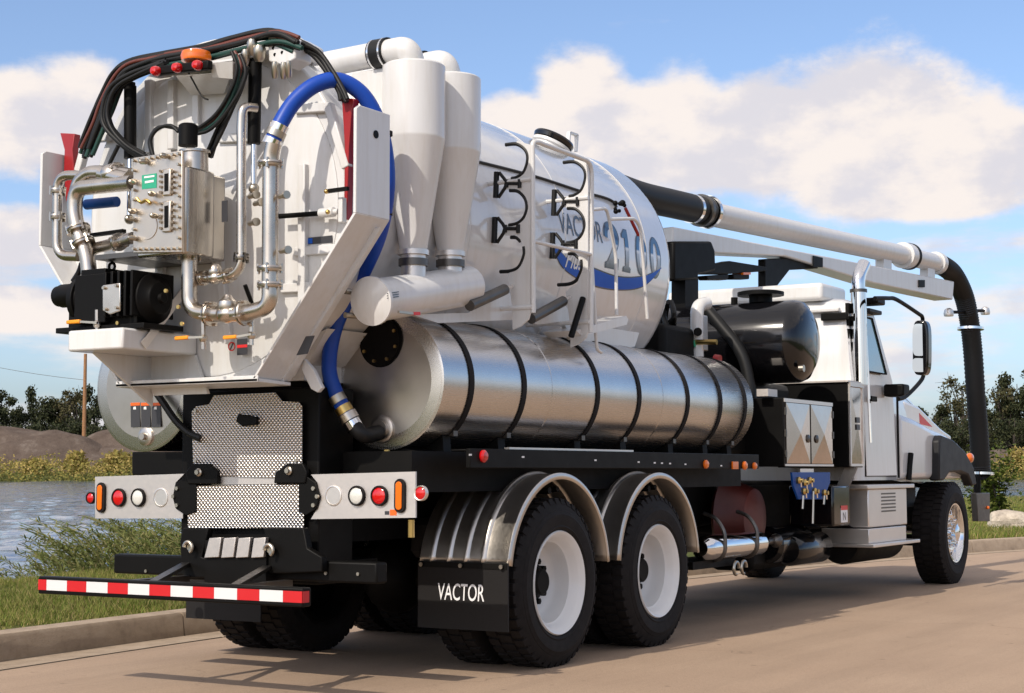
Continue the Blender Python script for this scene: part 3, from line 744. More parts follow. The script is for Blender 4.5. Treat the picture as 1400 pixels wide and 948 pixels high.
def make_front_wheel():
    g = MB()
    g.lathe((0, 0, 0), (0, 1, 0), [(0.020, 0.285), (0.004, 0.297), (0.002, 0.312), (0.016, 0.318), (0.28, 0.30), (0.28, 0.26), (0.09, 0.262), (0.045, 0.270)], 64, closed=True)
    w = part(g, 'wheel', 'chrome', smooth=40)
    tyre_mesh(0.540, 0.33, 0.308, 46).build('tyre', 'rubber', w, 30)
    d = MB(); N = 80; rings = [(0.262, 0.075), (0.245, 0.060), (0.205, 0.052), (0.185, 0.050), (0.150, 0.062), (0.0, 0.062)]
    vs = []; fs = []
    for r, y in rings:
        for k in range(N): a = 2 * math.pi * k / N; vs.append((r * math.cos(a), y, r * math.sin(a)))
    for i in range(len(rings) - 1):
        for k in range(N):
            if i in (1,) and (k % 8) in (2, 3, 4, 5): continue          # hand holes
            fs.append((i * N + k, i * N + (k + 1) % N, (i + 1) * N + (k + 1) % N, (i + 1) * N + k))
    d.add(vs, fs); b2 = d.build('wheel_disc', 'chrome', w, 40); so = b2.modifiers.new('t', 'SOLIDIFY'); so.thickness = 0.012
    h = MB(); h.lathe((0, 0, 0), (0, 1, 0), [(-0.03, 0.0), (-0.03, 0.055), (-0.015, 0.085), (0.05, 0.09), (0.065, 0.09), (0.065, 0.0)], 28)
    for k in range(10):
        a = 2 * math.pi * k / 10; h.lathe((math.cos(a) * 0.140, 0.062, math.sin(a) * 0.140), (0, -1, 0), [(0, 0.021), (0.02, 0.021), (0.05, 0.014), (0.058, 0.0)], 8)
    h.build('hub', 'chrome', w, 35)
    bk = MB(); bk.lathe((0, 0, 0), (0, 1, 0), [(0.12, 0.0), (0.12, 0.25), (0.26, 0.25), (0.26, 0.0)], 28); bk.build('brake_drum', 'chassis_black', w, 35)
    return w
HZ_ = 0.508
dw = make_drive_wheel(); dw.location = (0, -1.22, HZ_)
for X in (0.0, 1.37):
    for (Y, rz) in ((-1.22, 0), (-0.585, math.pi), (1.22, math.pi), (0.585, 0)):
        if X == 0 and Y == -1.22: continue
        c = copy_tree(dw, T); c.location = (X, Y, HZ_); c.rotation_euler = (0, rng.uniform(0, 1), rz)
        if abs(Y) < 0.7:                                 # rims of the inner wheels are set to black
            c.material_slots[0].link = 'OBJECT'; c.material_slots[0].material = MAT['chassis_black']
fw = make_front_wheel(); fw.location = (8.57, -1.18, 0.533); fw.rotation_euler = (0, 0, 0)
c = copy_tree(fw, T); c.location = (8.57, 1.18, 0.533); c.rotation_euler = (0, 0, math.pi)
for X in (0.0, 1.37):
    g = MB(); g.cyl((X, -1.05, HZ_), (X, 1.05, HZ_), 0.075, 16); g.ball((X, 0, HZ_), 0.24, (1, 0.9, 1)); part(g, 'rear_axle', 'chassis_black')
g = MB(); g.bar((8.57, -0.9, 0.45), (8.57, 0.9, 0.45), 0.12, 0.12); part(g, 'front_axle', 'chassis_black')

# ---------------- chassis
for s in (-1, 1):
    g = MB(); Y = s * 0.43
    g.prism([(-1.5, Y, 0.78), (9.6, Y, 0.78), (9.6, Y, 1.06), (-1.5, Y, 1.06)], (0, s * -0.012, 0))
    g.box((-1.5, Y - s * 0.09, 0.78), (9.6, Y - s * 0.012, 0.79)); g.box((-1.5, Y - s * 0.09, 1.05), (9.6, Y - s * 0.012, 1.06)); part(g, 'frame_rail', 'chassis_black')
for X in (-1.2, -0.4, 0.7, 2.2, 3.3, 4.6, 5.9, 7.2):
    part(MB().box((X, -0.42, 0.80), (X + 0.08, 0.42, 1.04)), 'crossmember', 'chassis_black')
g = MB().box((-1.30, -1.02, 1.07), (3.25, -0.25, 1.30)).box((-1.30, 0.25, 1.07), (3.25, 1.02, 1.30)).box((-1.45, -0.36, 1.07), (3.3, 0.36, 1.72)); part(g, 'subframe', 'chassis_black')
for s in (-1, 1):                                        # tandem suspension
    g = MB(); g.bar((-0.25, s * 0.50, 0.60), (1.62, s * 0.50, 0.60), 0.10, 0.14); g.prism([(0.45, s * 0.48, 0.55), (0.92, s * 0.48, 0.55), (0.85, s * 0.48, 0.95), (0.52, s * 0.48, 0.95)], (0, s * 0.1, 0)); part(g, 'walking_beam', 'chassis_black')
    for X in (-0.33, 1.05):
        part(MB().lathe((X, s * 0.50, 0.66), (0, 0, 1), [(0, 0.10), (0.04, 0.13), (0.12, 0.125), (0.2, 0.13), (0.24, 0.10)], 20), 'air_spring', 'rubber')
part(MB().cyl((0.3, 0, 0.56), (1.2, 0, 0.56), 0.06, 14).cyl((1.6, 0, 0.58), (5.0, 0, 0.78), 0.065, 14), 'drive_shaft', 'chassis_black')
g = MB().box((5.0, -0.4, 0.62), (7.0, 0.4, 1.1)).box((7.2, -0.42, 0.55), (9.0, 0.42, 1.2)); part(g, 'engine', 'chassis_black', bevel=0.05)
part(MB().box((3.1, 0.55, 0.42), (5.4, 1.1, 1.0)), 'left_side_locker', 'chassis_black', bevel=0.03)
part(MB().cyl((5.7, 0.85, 0.68), (7.3, 0.85, 0.68), 0.30, 24), 'fuel_tank', 'chassis_black')

# ---------------- stainless fenders over the drive wheels
def fender(X, s, a0, a1):
    g = MB(); ys = []; n = 40
    beads = (0.09, 0.21, 0.33, 0.45)
    prof = [(0.0, -0.035), (0.004, 0.0)]
    for b_ in beads: prof += [(b_ - 0.020, 0.0), (b_ - 0.010, 0.012), (b_, 0.016), (b_ + 0.010, 0.012), (b_ + 0.020, 0.0)]
    prof += [(0.608, 0.0), (0.615, 0.006), (0.622, 0.006), (0.627, 0.0), (0.628, -0.03)]
    vs = []; fs = []; m = len(prof)
    for i in range(n + 1):
        a = R_(a0 + (a1 - a0) * i / n)
        for y, dr in prof:
            r = 0.625 + dr; vs.append((X + r * math.cos(a), s * (0.605 + y), HZ_ + 0.035 + r * math.sin(a)))
    for i in range(n):
        for j in range(m - 1): k = i * m + j; fs.append((k, k + 1, k + m + 1, k + m))
    g.add(vs, fs); o = part(g, 'fender', 'fender_steel', smooth=50); so = o.modifiers.new('t', 'SOLIDIFY'); so.thickness = 0.004
    b_ = MB(); b_.cyl((X, s * 0.44, HZ_ + 0.56), (X, s * 1.15, HZ_ + 0.56), 0.022, 10).cyl((X + 0.12, s * 0.44, HZ_ + 0.50), (X + 0.1, s * 1.15, HZ_ + 0.57), 0.018, 10); b_.build('fender_bracket', 'chassis_black', o)
    return o
for s in (-1, 1):
    fender(0.0, s, 6, 171); fender(1.37, s, 6, 174)
# mud flaps
def flap(s, X, z0, z1):
    g = MB().box((X, s * 0.605, z0), (X + 0.012, s * 1.235, z1)); o = part(g, 'mud_flap', 'flap_rubber')
    st_ = MB().box((X - 0.006, s * 0.61, z1 - 0.035), (X - 0.0005, s * 1.23, z1 - 0.004)); st_.bolts([(X - 0.006, s * y, z1 - 0.02) for y in (0.64, 0.92, 1.2)], (-1, 0, 0), 0.014, 0.012, 8); st_.build('flap_strip', 'chassis_black', o)
    bo = MB(); bo.bolts([(X - 0.008, s * y, z1 - 0.02) for y in (0.64, 0.92, 1.2)], (-1, 0, 0), 0.013, 0.016, 8); bo.build('bolts', 'zinc', o)
    return o
def text_mesh(txt, size=1.0, shear=0.0, bold=0.0):
    cu = bpy.data.curves.new('txt', 'FONT'); cu.body = txt; cu.size = size; cu.shear = shear; cu.offset = bold; cu.resolution_u = 4
    ob = bpy.data.objects.new('txt', cu); col.objects.link(ob)
    dg = bpy.context.evaluated_depsgraph_get(); me = bpy.data.meshes.new_from_object(ob.evaluated_get(dg))
    vs = [v.co.copy() for v in me.vertices]; fs = [tuple(p.vertices) for p in me.polygons]
    bpy.data.objects.remove(ob); bpy.data.curves.remove(cu); bpy.data.meshes.remove(me)
    x0 = min(v.x for v in vs); x1 = max(v.x for v in vs); y0 = min(v.y for v in vs); y1 = max(v.y for v in vs)
    return [((v.x - x0) / (x1 - x0), (v.y - y0) / (y1 - y0)) for v in vs], fs
def text_on(o, name, txt, p00, p10, p01, mat, off, bold=0.0, shear=0.0):  # lower left, lower right, upper left corner
    uv, fs = text_mesh(txt, 1.0, shear, bold); a, b_, c = Vector(p00), Vector(p10), Vector(p01); off = Vector(off)
    g = MB(); g.v = [tuple(a + (b_ - a) * u + (c - a) * v + off) for u, v in uv]; g.f = fs; return g.build(name, mat, o, smooth=None)
f_r = flap(-1, -0.635, 0.262, 0.655)
XF = -0.636
def letters(o, txt, px0, px1, pyt, pyb, slope, mat, w=0.62, stroke=0.0):
    pass
a = RX(598, 820, XF); b2 = RX(662, 823, XF); c2 = RX(599, 797, XF)
text_on(f_r, 'lettering', 'VACTOR', a, b2, c2, 'decal_white', (-0.0015, 0, 0), 0.004)
f_l = flap(1, -0.635, 0.235, 0.655)

# ---------------- rear bumper, tread plates, lamp panels
g = MB().box((-1.52, -0.545, 0.56), (-1.20, 0.475, 1.66)); part(g, 'bumper_frame', 'black_paint', bevel=0.01)
XP = -1.56
def rx_poly(pts, X, t, name, mat, parent=None, bevel=0.0, smooth=35):
    g = MB(); P = [RX(px, py, X) for px, py in pts]; g.prism(P, (t, 0, 0)); return part(g, name, mat, parent, bevel=bevel, smooth=smooth)
tp = rx_poly([(262, 563), (268, 556), (286, 553), (292, 541), (376, 537), (386, 549), (408, 550), (413, 556), (413, 634), (405, 634), (394, 640), (388, 651), (372, 653), (296, 651), (290, 640), (264, 634)], XP, 0.006, 'tread_plate', 'tread_plate')
rx_poly([(325, 566), (350, 570), (350, 581), (330, 583), (322, 576)], XP - 0.03, 0.028, 'grab_handle', 'black_paint', tp, bevel=0.006)
bt = MB(); bt.bolts([RX(*q, XP) for q in ((268, 562), (405, 556), (268, 630), (405, 630), (292, 646), (382, 648))], (-1, 0, 0), 0.010, 0.010); bt.build('bolts', 'zinc', tp)
tp2 = rx_poly([(257, 665), (415, 662), (415, 722), (257, 722)], XP - 0.004, 0.006, 'tread_plate', 'tread_plate')
rx_poly([(290, 652), (378, 652), (378, 662), (290, 663)], XP + 0.012, 0.006, 'plate_strip', 'panel_aluminium')
for pts, bpt in (([(262, 634), (286, 634), (297, 645), (297, 662), (256, 662), (254, 645)], (273, 646)), ([(414, 634), (392, 634), (376, 646), (374, 661), (417, 661), (419, 645)], (396, 644))):
    o = rx_poly(pts, XP - 0.022, 0.03, 'hinge_lug', 'black_paint', bevel=0.006)
    k = MB(); k.lathe(RX(*bpt, XP - 0.022), (-1, 0, 0), [(0, 0.024), (0.012, 0.024), (0.018, 0.016), (0.03, 0.014), (0.03, 0)], 12); k.build('pin', 'zinc', o)
def disc_lamp(parent, px, py, X, r, lens, name, ring='rubber'):
    c = RX(px, py, X); k = MB(); k.lathe(c, (-1, 0, 0), [(0, r * 1.22), (0.016, r * 1.22), (0.022, r * 1.12), (0.020, r), (0.0, r)], 28); o = k.build(name, ring, parent)
    k = MB(); k.lathe(c, (-1, 0, 0), [(0.0, r), (0.014, r), (0.020, r * 0.8), (0.023, r * 0.4), (0.024, 0)], 28); k.build('lens', lens, o); return o
def pill(parent, px, py, X, w, h, lens):
    c = RX(px, py, X)
    def pts(k):
        q = []; r = w / 2 * k; hh = h / 2 - w / 2
        for i in range(24):
            a = 2 * math.pi * i / 24; q.append(Vector((0, math.cos(a) * r, math.sin(a) * r + (hh if math.sin(a) > 0 else -hh))))
        return q
    k = MB(); k.prism([c + p for p in pts(1.62)], (-0.016, 0, 0)); o = k.build('marker_lamp', 'rubber', parent, bevel=0.004)
    k = MB(); k.prism([c + p + Vector((-0.0165, 0, 0)) for p in pts(0.92)], (-0.008, 0, 0)); k.build('lens', lens, o, bevel=0.003)
XL = -1.555
lpR = rx_poly([(425, 649), (568, 645), (568, 708), (425, 710), (434, 695), (438, 680), (434, 660)], XL, 0.012, 'lamp_panel', 'panel_aluminium')
lpL = rx_poly([(130, 652), (252, 648), (240, 660), (236, 680), (240, 695), (250, 702), (250, 709), (130, 709)], XL, 0.012, 'lamp_panel', 'panel_aluminium')
for lp, xs in ((lpR, (456, 489, 520, 548)), (lpL, (220, 190.5, 164, 139.5))):
    py = 678 if lp is lpR else 680.5
    c = RX(xs[0], py, XL); k = MB(); k.lathe(c, (-1, 0, 0), [(0, 0.058), (0.004, 0.056), (0.005, 0.050), (0.002, 0.047), (0.002, 0.0)], 28); k.build('blank_cover', 'aluminium', lp)
    disc_lamp(lp, xs[1], py, XL, 0.045, 'clear_lens', 'reverse_lamp'); disc_lamp(lp, xs[2], py, XL, 0.045, 'red_lens', 'tail_lamp'); pill(lp, xs[3], py, XL, 0.044, 0.155, 'amber_lens')
    k = MB(); k.box((XL + 0.013, c.y - 0.25, c.z - 0.10), (XL + 0.05, c.y + 0.25, c.z + 0.10)); k.build('panel_back', 'chassis_black', lp)
o = disc_lamp(lpR, 577, 674.5, XL + 0.02, 0.034, 'red_lens', 'side_marker', 'aluminium')
o = disc_lamp(lpL, 126, 681, XL + 0.02, 0.030, 'red_lens', 'side_marker', 'rubber')
for pts in ([(254, 650), (240, 662), (236, 680), (240, 696), (254, 705), (268, 700), (268, 655)], [(417, 650), (431, 660), (437, 679), (432, 696), (418, 705), (408, 700), (408, 655)]):
    o = rx_poly(pts, XL - 0.016, 0.014, 'panel_bracket', 'black_paint', bevel=0.004)
    cx = sum(p[0] for p in pts[1:4]) / 3; k = MB(); k.bolts([RX(cx + (1 if cx > 300 else -1) * d, py, XL - 0.016) for d, py in ((-4, 668), (1, 679), (-4, 691))], (-1, 0, 0), 0.012, 0.012, 8); k.build('bolts', 'zinc', o)
o = rx_poly([(893, 700), (899, 700), (899, 704), (893, 704)], XL, 0.002, 'x', 'decal_grey') if False else None
rx_poly([(526, 699), (532, 699), (532, 704), (526, 704)], XL - 0.002, 0.001, 'sticker', 'decal_grey', lpR); rx_poly([(533, 697), (542, 697), (542, 705), (533, 705)], XL - 0.002, 0.001, 'sticker', 'decal_orange', lpR)
rx_poly([(180, 618), (262, 618), (262, 650), (180, 650)], -1.50, 0.25, 'tank_support', 'black_paint', bevel=0.008)
rx_poly([(430, 528), (455, 528), (475, 585), (560, 615), (585, 620), (585, 650), (430, 650)], -1.12, 0.2, 'tank_support', 'chassis_black')
# lower ears, bright step treads, cross beam
for pts, bq in (([(250, 722), (285, 722), (281, 740), (275, 762), (300, 770), (300, 790), (250, 790), (247, 765), (246, 740)], (262, 748)), ([(360, 722), (415, 722), (420, 750), (440, 762), (440, 782), (360, 785), (356, 768), (364, 740)], (372, 752))):
    o = rx_poly(pts, -1.66, 0.05, 'tow_ear', 'black_paint', bevel=0.006)
    k = MB(); c = RX(*bq, -1.67); k.bolts([c], (-1, 0, 0), 0.02, 0.02, 10); k.tube([c + Vector((-0.03, 0.03 * math.cos(a), 0.03 * math.sin(a))) for a in [i * 0.35 for i in range(13)]], 0.011, 8); k.build('shackle', 'zinc', o)
for i, x in enumerate((283, 303, 323, 344)):
    w = 17; pts = [(x + 3, 736), (x + w + 2, 735), (x + w - 1, 762), (x - 1 if i else x - 4, 763)]
    rx_poly(pts, -1.70, 0.03, 'step_tread', 'panel_aluminium', bevel=0.003)
part(MB().box((-1.68, RX(280, 748, -1.68).y, 0.55), (-1.5, RX(364, 748, -1.68).y, 0.80)), 'step_box', 'black_paint')
yl = RX(155, 775, -1.60).y; yr = RX(515, 785, -1.60).y
o = part(MB().box((-1.60, yr, 0.585), (-1.50, yl, 0.70)), 'bumper_beam', 'black_paint', bevel=0.012)
k = MB(); k.bolts([RX(*q, -1.601) for q in ((446, 784), (490, 785), (200, 781))], (-1, 0, 0), 0.010, 0.008, 8); k.build('bolts', 'zinc', o)
part(MB().box((-1.499, -0.5, 0.60), (-0.9, 0.45, 0.68)), 'beam_mount', 'chassis_black')
XB = -2.28
bl = RX(52, 797, XB); br = RX(414, 804, XB)
z0, z1 = 0.512, 0.608
bar_o = part(MB().box((XB, br.y, z0), (XB + 0.07, bl.y, z1)), 'tow_bar', 'black_paint', bevel=0.008)
edges = [52.5, 64, 91.9, 118.5, 147.6, 175.4, 204.6, 233.7, 264, 293.2, 324.7, 355.2, 387.3, 413.5]
for i in range(len(edges) - 1):
    ya = RX(edges[i], 800, XB).y; yb = RX(edges[i + 1], 800, XB).y
    MB().box((XB - 0.0025, yb + 0.0005, z0 + 0.022), (XB - 0.001, ya - 0.0005, z1 - 0.017)).build('reflective_tape', 'tape_red' if i % 2 == 0 else 'tape_white', bar_o, None)
MB().box((XB - 0.002, br.y - 0.0015, z0 + 0.022), (XB + 0.05, br.y - 0.0005, z1 - 0.017)).build('reflective_tape', 'tape_red', bar_o, None)
k = MB(); k.bar((XB + 0.04, 0.02, 0.59), (-1.66, 0.30, 0.66), 0.05, 0.02); k.bar((XB + 0.04, -0.55, 0.59), (-1.66, -0.30, 0.66), 0.05, 0.02); k.bar((XB + 0.04, 0.30, 0.57), (-1.66, 0.30, 0.57), 0.06, 0.05); k.bar((XB + 0.04, -0.45, 0.57), (-1.66, -0.45, 0.57), 0.06, 0.05); k.build('bar_arm', 'dark_metal', bar_o)

# ---------------- water tanks
WY, WZ, WR = -0.742, 1.700, 0.388
X0, X1 = -1.15, 3.28
def water_tank(s, name, X0=-1.15, Y=-0.742):
    g = MB(); g.lathe((0, Y, WZ), (1, 0, 0), [(X0 - 0.004, WR - 0.012), (X0, WR + 0.004), (X0 + 0.02, WR + 0.004), (X0 + 0.022, WR), (0.07, WR), (0.074, WR + 0.003), (0.09, WR + 0.003), (0.094, WR), (1.64, WR), (1.644, WR + 0.003), (1.66, WR + 0.003), (1.664, WR), (X1 - 0.02, WR), (X1, WR - 0.01), (X1 + 0.05, WR * 0.8), (X1 + 0.07, 0.0)], 72)
    o = part(g, name, 'tank_steel', smooth=30)
    g = MB(); g.lathe((0, Y, WZ), (-1, 0, 0), [(-X0 - 0.006, WR - 0.002), (-X0 + 0.004, WR - 0.010), (-X0 + 0.002, WR - 0.05), (-X0 + 0.012, WR * 0.5), (-X0 + 0.015, 0)], 64); g.build('tank_end', 'tank_end', o, 60)
    for X in (-0.86, -0.27, 0.67, 1.27, 2.05, 2.63, 3.10):
        k = MB(); k.lathe((X, Y, WZ), (1, 0, 0), [(-0.024, WR + 0.001), (-0.024, WR + 0.007), (0.024, WR + 0.007), (0.024, WR + 0.001)], 72, closed=True); q = k.build('tank_strap', 'rubber', o, 30)
        if s < 0: MB().box((X - 0.022, Y - WR * 0.72, WZ - WR * 0.80), (X + 0.022, Y - WR * 0.55, WZ - WR * 0.70)).build('strap_buckle', 'dark_metal', o)
    return o
wt_r = water_tank(-1, 'water_tank'); wt_l = water_tank(1, 'water_tank', -1.5, 0.80); X0L = -1.5
c = RX(521, 467, X0 - 0.012); k = MB(); k.lathe(c, (-1, 0, 0), [(-0.02, 0.150), (0.004, 0.150), (0.004, 0.138), (0.014, 0.137), (0.014, 0)], 36); pp = k.build('access_port', 'black_paint', wt_r)
k = MB(); k.bolts([c + Vector((-0.014, math.cos(a) * 0.118, math.sin(a) * 0.118)) for a in [i * math.pi / 4 + 0.3 for i in range(8)]], (-1, 0, 0), 0.010, 0.012, 8); k.build('bolts', 'brass', wt_r)
c = RX(522, 587, X0 - 0.012); k = MB(); k.lathe(c, (-1, 0, 0), [(-0.02, 0.080), (0.006, 0.080), (0.010, 0.072), (0.010, 0.05), (0.03, 0.05), (0.03, 0)], 28); k.build('outlet_boss', 'tank_end', wt_r)
c = RX(199, 597, X0L - 0.012); k = MB(); k.lathe(c, (-1, 0, 0), [(-0.02, 0.055), (0.006, 0.055), (0.012, 0.045), (0.012, 0.022), (0.035, 0.020), (0.035, 0)], 24); k.build('outlet_boss', 'tank_end', wt_l)
for i in range(3):
    xa = 178.5 + i * 14.2
    q = rx_poly([(xa, 551), (xa + 12.6, 550.5), (xa + 12.8, 584), (xa + 0.4, 584.5)], X0L - 0.0155, 0.002, 'warning_label', 'decal_grey', wt_l)
    q = rx_poly([(xa, 551), (xa + 12.6, 550.5), (xa + 12.6, 554.5), (xa, 555)], X0L - 0.0168, 0.001, 'warning_label', 'decal_orange', wt_l)
    q = rx_poly([(xa + 4, 556.5), (xa + 7, 556), (xa + 7.5, 560), (xa + 3.6, 560)], X0L - 0.0168, 0.001, 'warning_label', 'decal_white', wt_l)
MB().tube(spline([RX(x, y, -1.56) for x, y in ((212, 535), (224, 552), (240, 575), (258, 592), (275, 600))]), 0.022, 10).build('overflow_hose', 'hose_rubber', wt_l)

# ---------------- side rail with markers, support saddles
rl = part(MB().box((-1.03, -1.23, 1.205), (3.12, -1.20, 1.315)).box((-1.03, -1.20, 1.300), (3.12, -1.10, 1.312)), 'side_rail', 'black_paint', bevel=0.004)
for px, lens, r in ((660, 'red_lens', 0.036), (964, 'amber_lens', 0.032), (1017, 'amber_lens', 0.034), (1030.5, 'amber_lens', 0.028)):
    c = RY(px, 624 + (px - 660) * 0.036, -1.231); MB().lathe(c, (0, -1, 0), [(0, r), (0.012, r), (0.022, r * 0.7), (0.025, 0)], 18).build('side_marker', lens, rl)
c = RY(1004, 636.5, -1.231); MB().box((c.x - 0.05, -1.243, c.z - 0.028), (c.x + 0.05, -1.2305, c.z + 0.028)).build('reflector', 'amber_lens', rl)
k = MB()
for px, py in ((643, 622), (715, 625), (814, 629.5), (873, 632), (895, 633), (905, 633.5), (916, 634), (937, 635), (986, 637)): 
    c = RY(px, py, -1.2305); k.box((c.x - 0.014, -1.232, c.z - 0.005), (c.x + 0.014, -1.2305, c.z + 0.005))
k.build('stencil_marks', 'decal_white', rl, None)
part(MB().box((-0.55, -1.195, 1.3125), (1.05, -1.16, 1.328)), 'nozzle_tube', 'aluminium')
for X in (-0.9, -0.3, 0.65, 1.3, 2.05, 2.65, 3.1):
    for s in (-1, 1):
        g = MB(); q = []
        for i in range(13):
            a = R_(232 + 76 * i / 12); q.append((X - 0.04, s * abs(WY) + (WR + 0.004) * math.cos(a), WZ + (WR + 0.004) * math.sin(a)))
        q += [(X - 0.04, s * abs(WY) + 0.25, 1.30), (X - 0.04, s * abs(WY) - 0.25, 1.30)]
        g.prism(q, (0.08, 0, 0)); part(g, 'tank_saddle', 'chassis_black')
# ---------------- debris body
BZ, BR = 2.70, 0.925
def CY(px, py, R=BR):                                    # where the line of sight meets the barrel
    v = ray(px, py); oy, oz = CAM.y, CAM.z - BZ
    A = v.y ** 2 + v.z ** 2; B = 2 * (oy * v.y + oz * v.z); C = oy * oy + oz * oz - R * R
    t = (-B - math.sqrt(max(0, B * B - 4 * A * C))) / (2 * A); return CAM + v * t
g = MB(); pr = [(-1.68, BR + 0.015), (-1.60, BR + 0.015), (-1.598, BR), (2.16, BR), (2.20, BR - 0.012)]
for i in range(1, 12):
    a = i / 11 * math.pi / 2; pr.append((2.20 + 0.30 * math.sin(a), (BR - 0.012) * math.cos(a)))
g.lathe((0, 0, BZ), (1, 0, 0), pr, 96); body = part(g, 'debris_tank', 'body_white', smooth=30)
for X_ in (-0.55, 0.62, 1.82):
    MB().lathe((X_, 0, BZ), (1, 0, 0), [(-0.008, BR - .002), (-0.004, BR + .0025), (0.004, BR + .0025), (0.008, BR - .002)], 96, closed=True).build('weld_seam', 'body_white', body, 60)
# belly: hoist cradle and skirts
k = MB(); k.prism([(-1.55, -0.62, 1.98), (2.0, -0.62, 1.98), (2.15, -0.45, 1.80), (-1.5, -0.45, 1.80)], (0, 0.06, -0.02)); k.box((-1.5, -0.42, 1.70), (2.1, 0.42, 1.84)); k.build('tank_cradle', 'white_paint', body)
# dark bead along the shoulder
pts = [CY(px, py, BR + 0.006) for px, py in ((652, 221), (700, 233), (740, 244), (795, 262), (825, 270), (838, 276), (843, 284))]
MB().tube(spline(pts, 6), 0.010, 8).build('shoulder_cable', 'hose_rubber', body)
# manway on the crown
mc = RY(750, 193, -0.30); mc.z = BZ + math.sqrt(BR ** 2 - 0.3 ** 2) - 0.055; nrm = Vector((0.28, -0.30, 0.88)).normalized()
k = MB(); k.lathe(mc, nrm, [(-0.08, 0.13), (0.035, 0.13), (0.04, 0.15), (0.06, 0.15), (0.065, 0.10), (0.07, 0)], 36); mw = k.build('manway', 'white_paint', body)
k = MB(); k.lathe(mc + nrm * 0.062, nrm, [(0.008, 0.150), (0.035, 0.158), (0.05, 0.150), (0.065, 0.08), (0.068, 0)], 36); k.build('manway_cover', 'gloss_black', body)
c = RY(776, 204, -0.3); k = MB(); k.bar(c, c + Vector((0.02, 0, 0.13)), 0.03, 0.015); k.bar(c + Vector((0.12, 0, 0)), c + Vector((0.14, 0, 0.13)), 0.03, 0.015); k.bar(c + Vector((0.02, 0, 0.13)), c + Vector((0.14, 0, 0.13)), 0.03, 0.015); k.build('lifting_lug', 'white_paint', body)
# lettering wrapped on the barrel
def wrap(uv, fs, name, mat, Xa, Xb, zc, h, off=0.002, rise=0.0, sub=True):
    g = MB(); vs = []
    a0 = math.asin((zc - BZ) / BR)
    for u, v in uv:
        a = a0 + (v - 0.5) * h / BR + rise * u / BR; r = BR + off
        vs.append((Xa + (Xb - Xa) * u, -r * math.cos(a), BZ + r * math.sin(a)))
    g.v = vs; g.f = fs; return g.build(name, mat, body, None)
def cut(uv, fs):                                         # split tall triangles so that they bend with the barrel
    import bmesh
    bm = bmesh.new(); V = [bm.verts.new((u, v, 0)) for u, v in uv]
    for f in fs:
        try: bm.faces.new([V[i] for i in f])
        except ValueError: pass
    bmesh.ops.triangulate(bm, faces=bm.faces[:])
    for k in range(1, 14):
        bmesh.ops.bisect_plane(bm, geom=bm.verts[:] + bm.edges[:] + bm.faces[:], plane_co=(0, k / 14, 0), plane_no=(0, 1, 0))
    bm.verts.index_update(); r = [(v.co.x, v.co.y) for v in bm.verts], [tuple(v.index for v in f.verts) for f in bm.faces]; bm.free(); return r
def glyph_1():
    return [(0.2, 0), (0.8, 0), (0.8, .1), (.66, .12), (.66, 1), (.40, 1), (.15, .86), (.15, .78), (.36, .80), (.36, .12), (.2, .1)]
def ring(cx, rx, ix, n=28):
    uv = []; fs = []
    for i in range(n):
        a = 2 * math.pi * i / n; uv += [(cx + rx * math.cos(a), .5 + .5 * math.sin(a)), (cx + ix * math.cos(a), .5 + .36 * math.sin(a))]
    for i in range(n): j = (i + 1) % n; fs.append((2 * i, 2 * j, 2 * j + 1, 2 * i + 1))
    return uv, fs
def stroke_2():
    pts = [(0.06, .70), (.10, .84), (.25, .96), (.5, 1.0), (.75, .95), (.90, .80), (.88, .64), (.72, .46), (.45, .26), (.22, .10)]
    P = spline([Vector((x, y, 0)) for x, y in pts], 4); uv = []; fs = []; n = len(P)
    for i, p in enumerate(P):
        t = (P[min(i + 1, n - 1)] - P[max(i - 1, 0)]).normalized(); nn = Vector((-t.y, t.x, 0)); w = 0.10 + 0.04 * math.sin(i / n * 3)
        uv += [(p.x + nn.x * w * 1.25, p.y + nn.y * w * .62), (p.x - nn.x * w * 1.25, p.y - nn.y * w * .62)]
    for i in range(n - 1): fs.append((2 * i, 2 * i + 1, 2 * i + 3, 2 * i + 2))
    k = len(uv); uv += [(0, 0), (1, 0), (1, .26), (.88, .26), (.82, .15), (0, .13)]; fs.append(tuple(range(k, k + 6))); return uv, fs
c_a = CY(826, 337); c_b = CY(905, 352)
Xa, Xb = c_a.x, c_b.x; zc = CY(866, 345).z; H2 = 0.295
w = (Xb - Xa) / 4
for i, ch_ in enumerate('2100'):
    if ch_ == '2': uv, fs = stroke_2()
    elif ch_ == '1': p_ = glyph_1(); uv, fs = p_, [tuple(range(len(p_)))]
    else: uv, fs = ring(.5, .46, .20)
    uv2, fs2 = cut(uv, fs)
    o = wrap([(0.5 + (u - .5) * 1.12, 0.5 + (v - .5) * 1.06) for u, v in uv2], fs2, 'number_outline', 'decal_dark', Xa + i * w + w * .10, Xa + (i + 1) * w - w * .10, zc, H2, 0.0012)
    wrap(uv2, fs2, 'number', 'number_print', Xa + i * w + w * .13, Xa + (i + 1) * w - w * .13, zc, H2, 0.0024)
a_ = CY(764, 304); b_ = CY(823, 318); uv, fs = text_mesh('VACTOR', 1, 0.0, 0.005); uv, fs = cut(uv, fs)
wrap(uv, fs, 'maker_lettering', 'decal_dark', a_.x, b_.x, (a_.z + b_.z) / 2, 0.15, 0.0022)
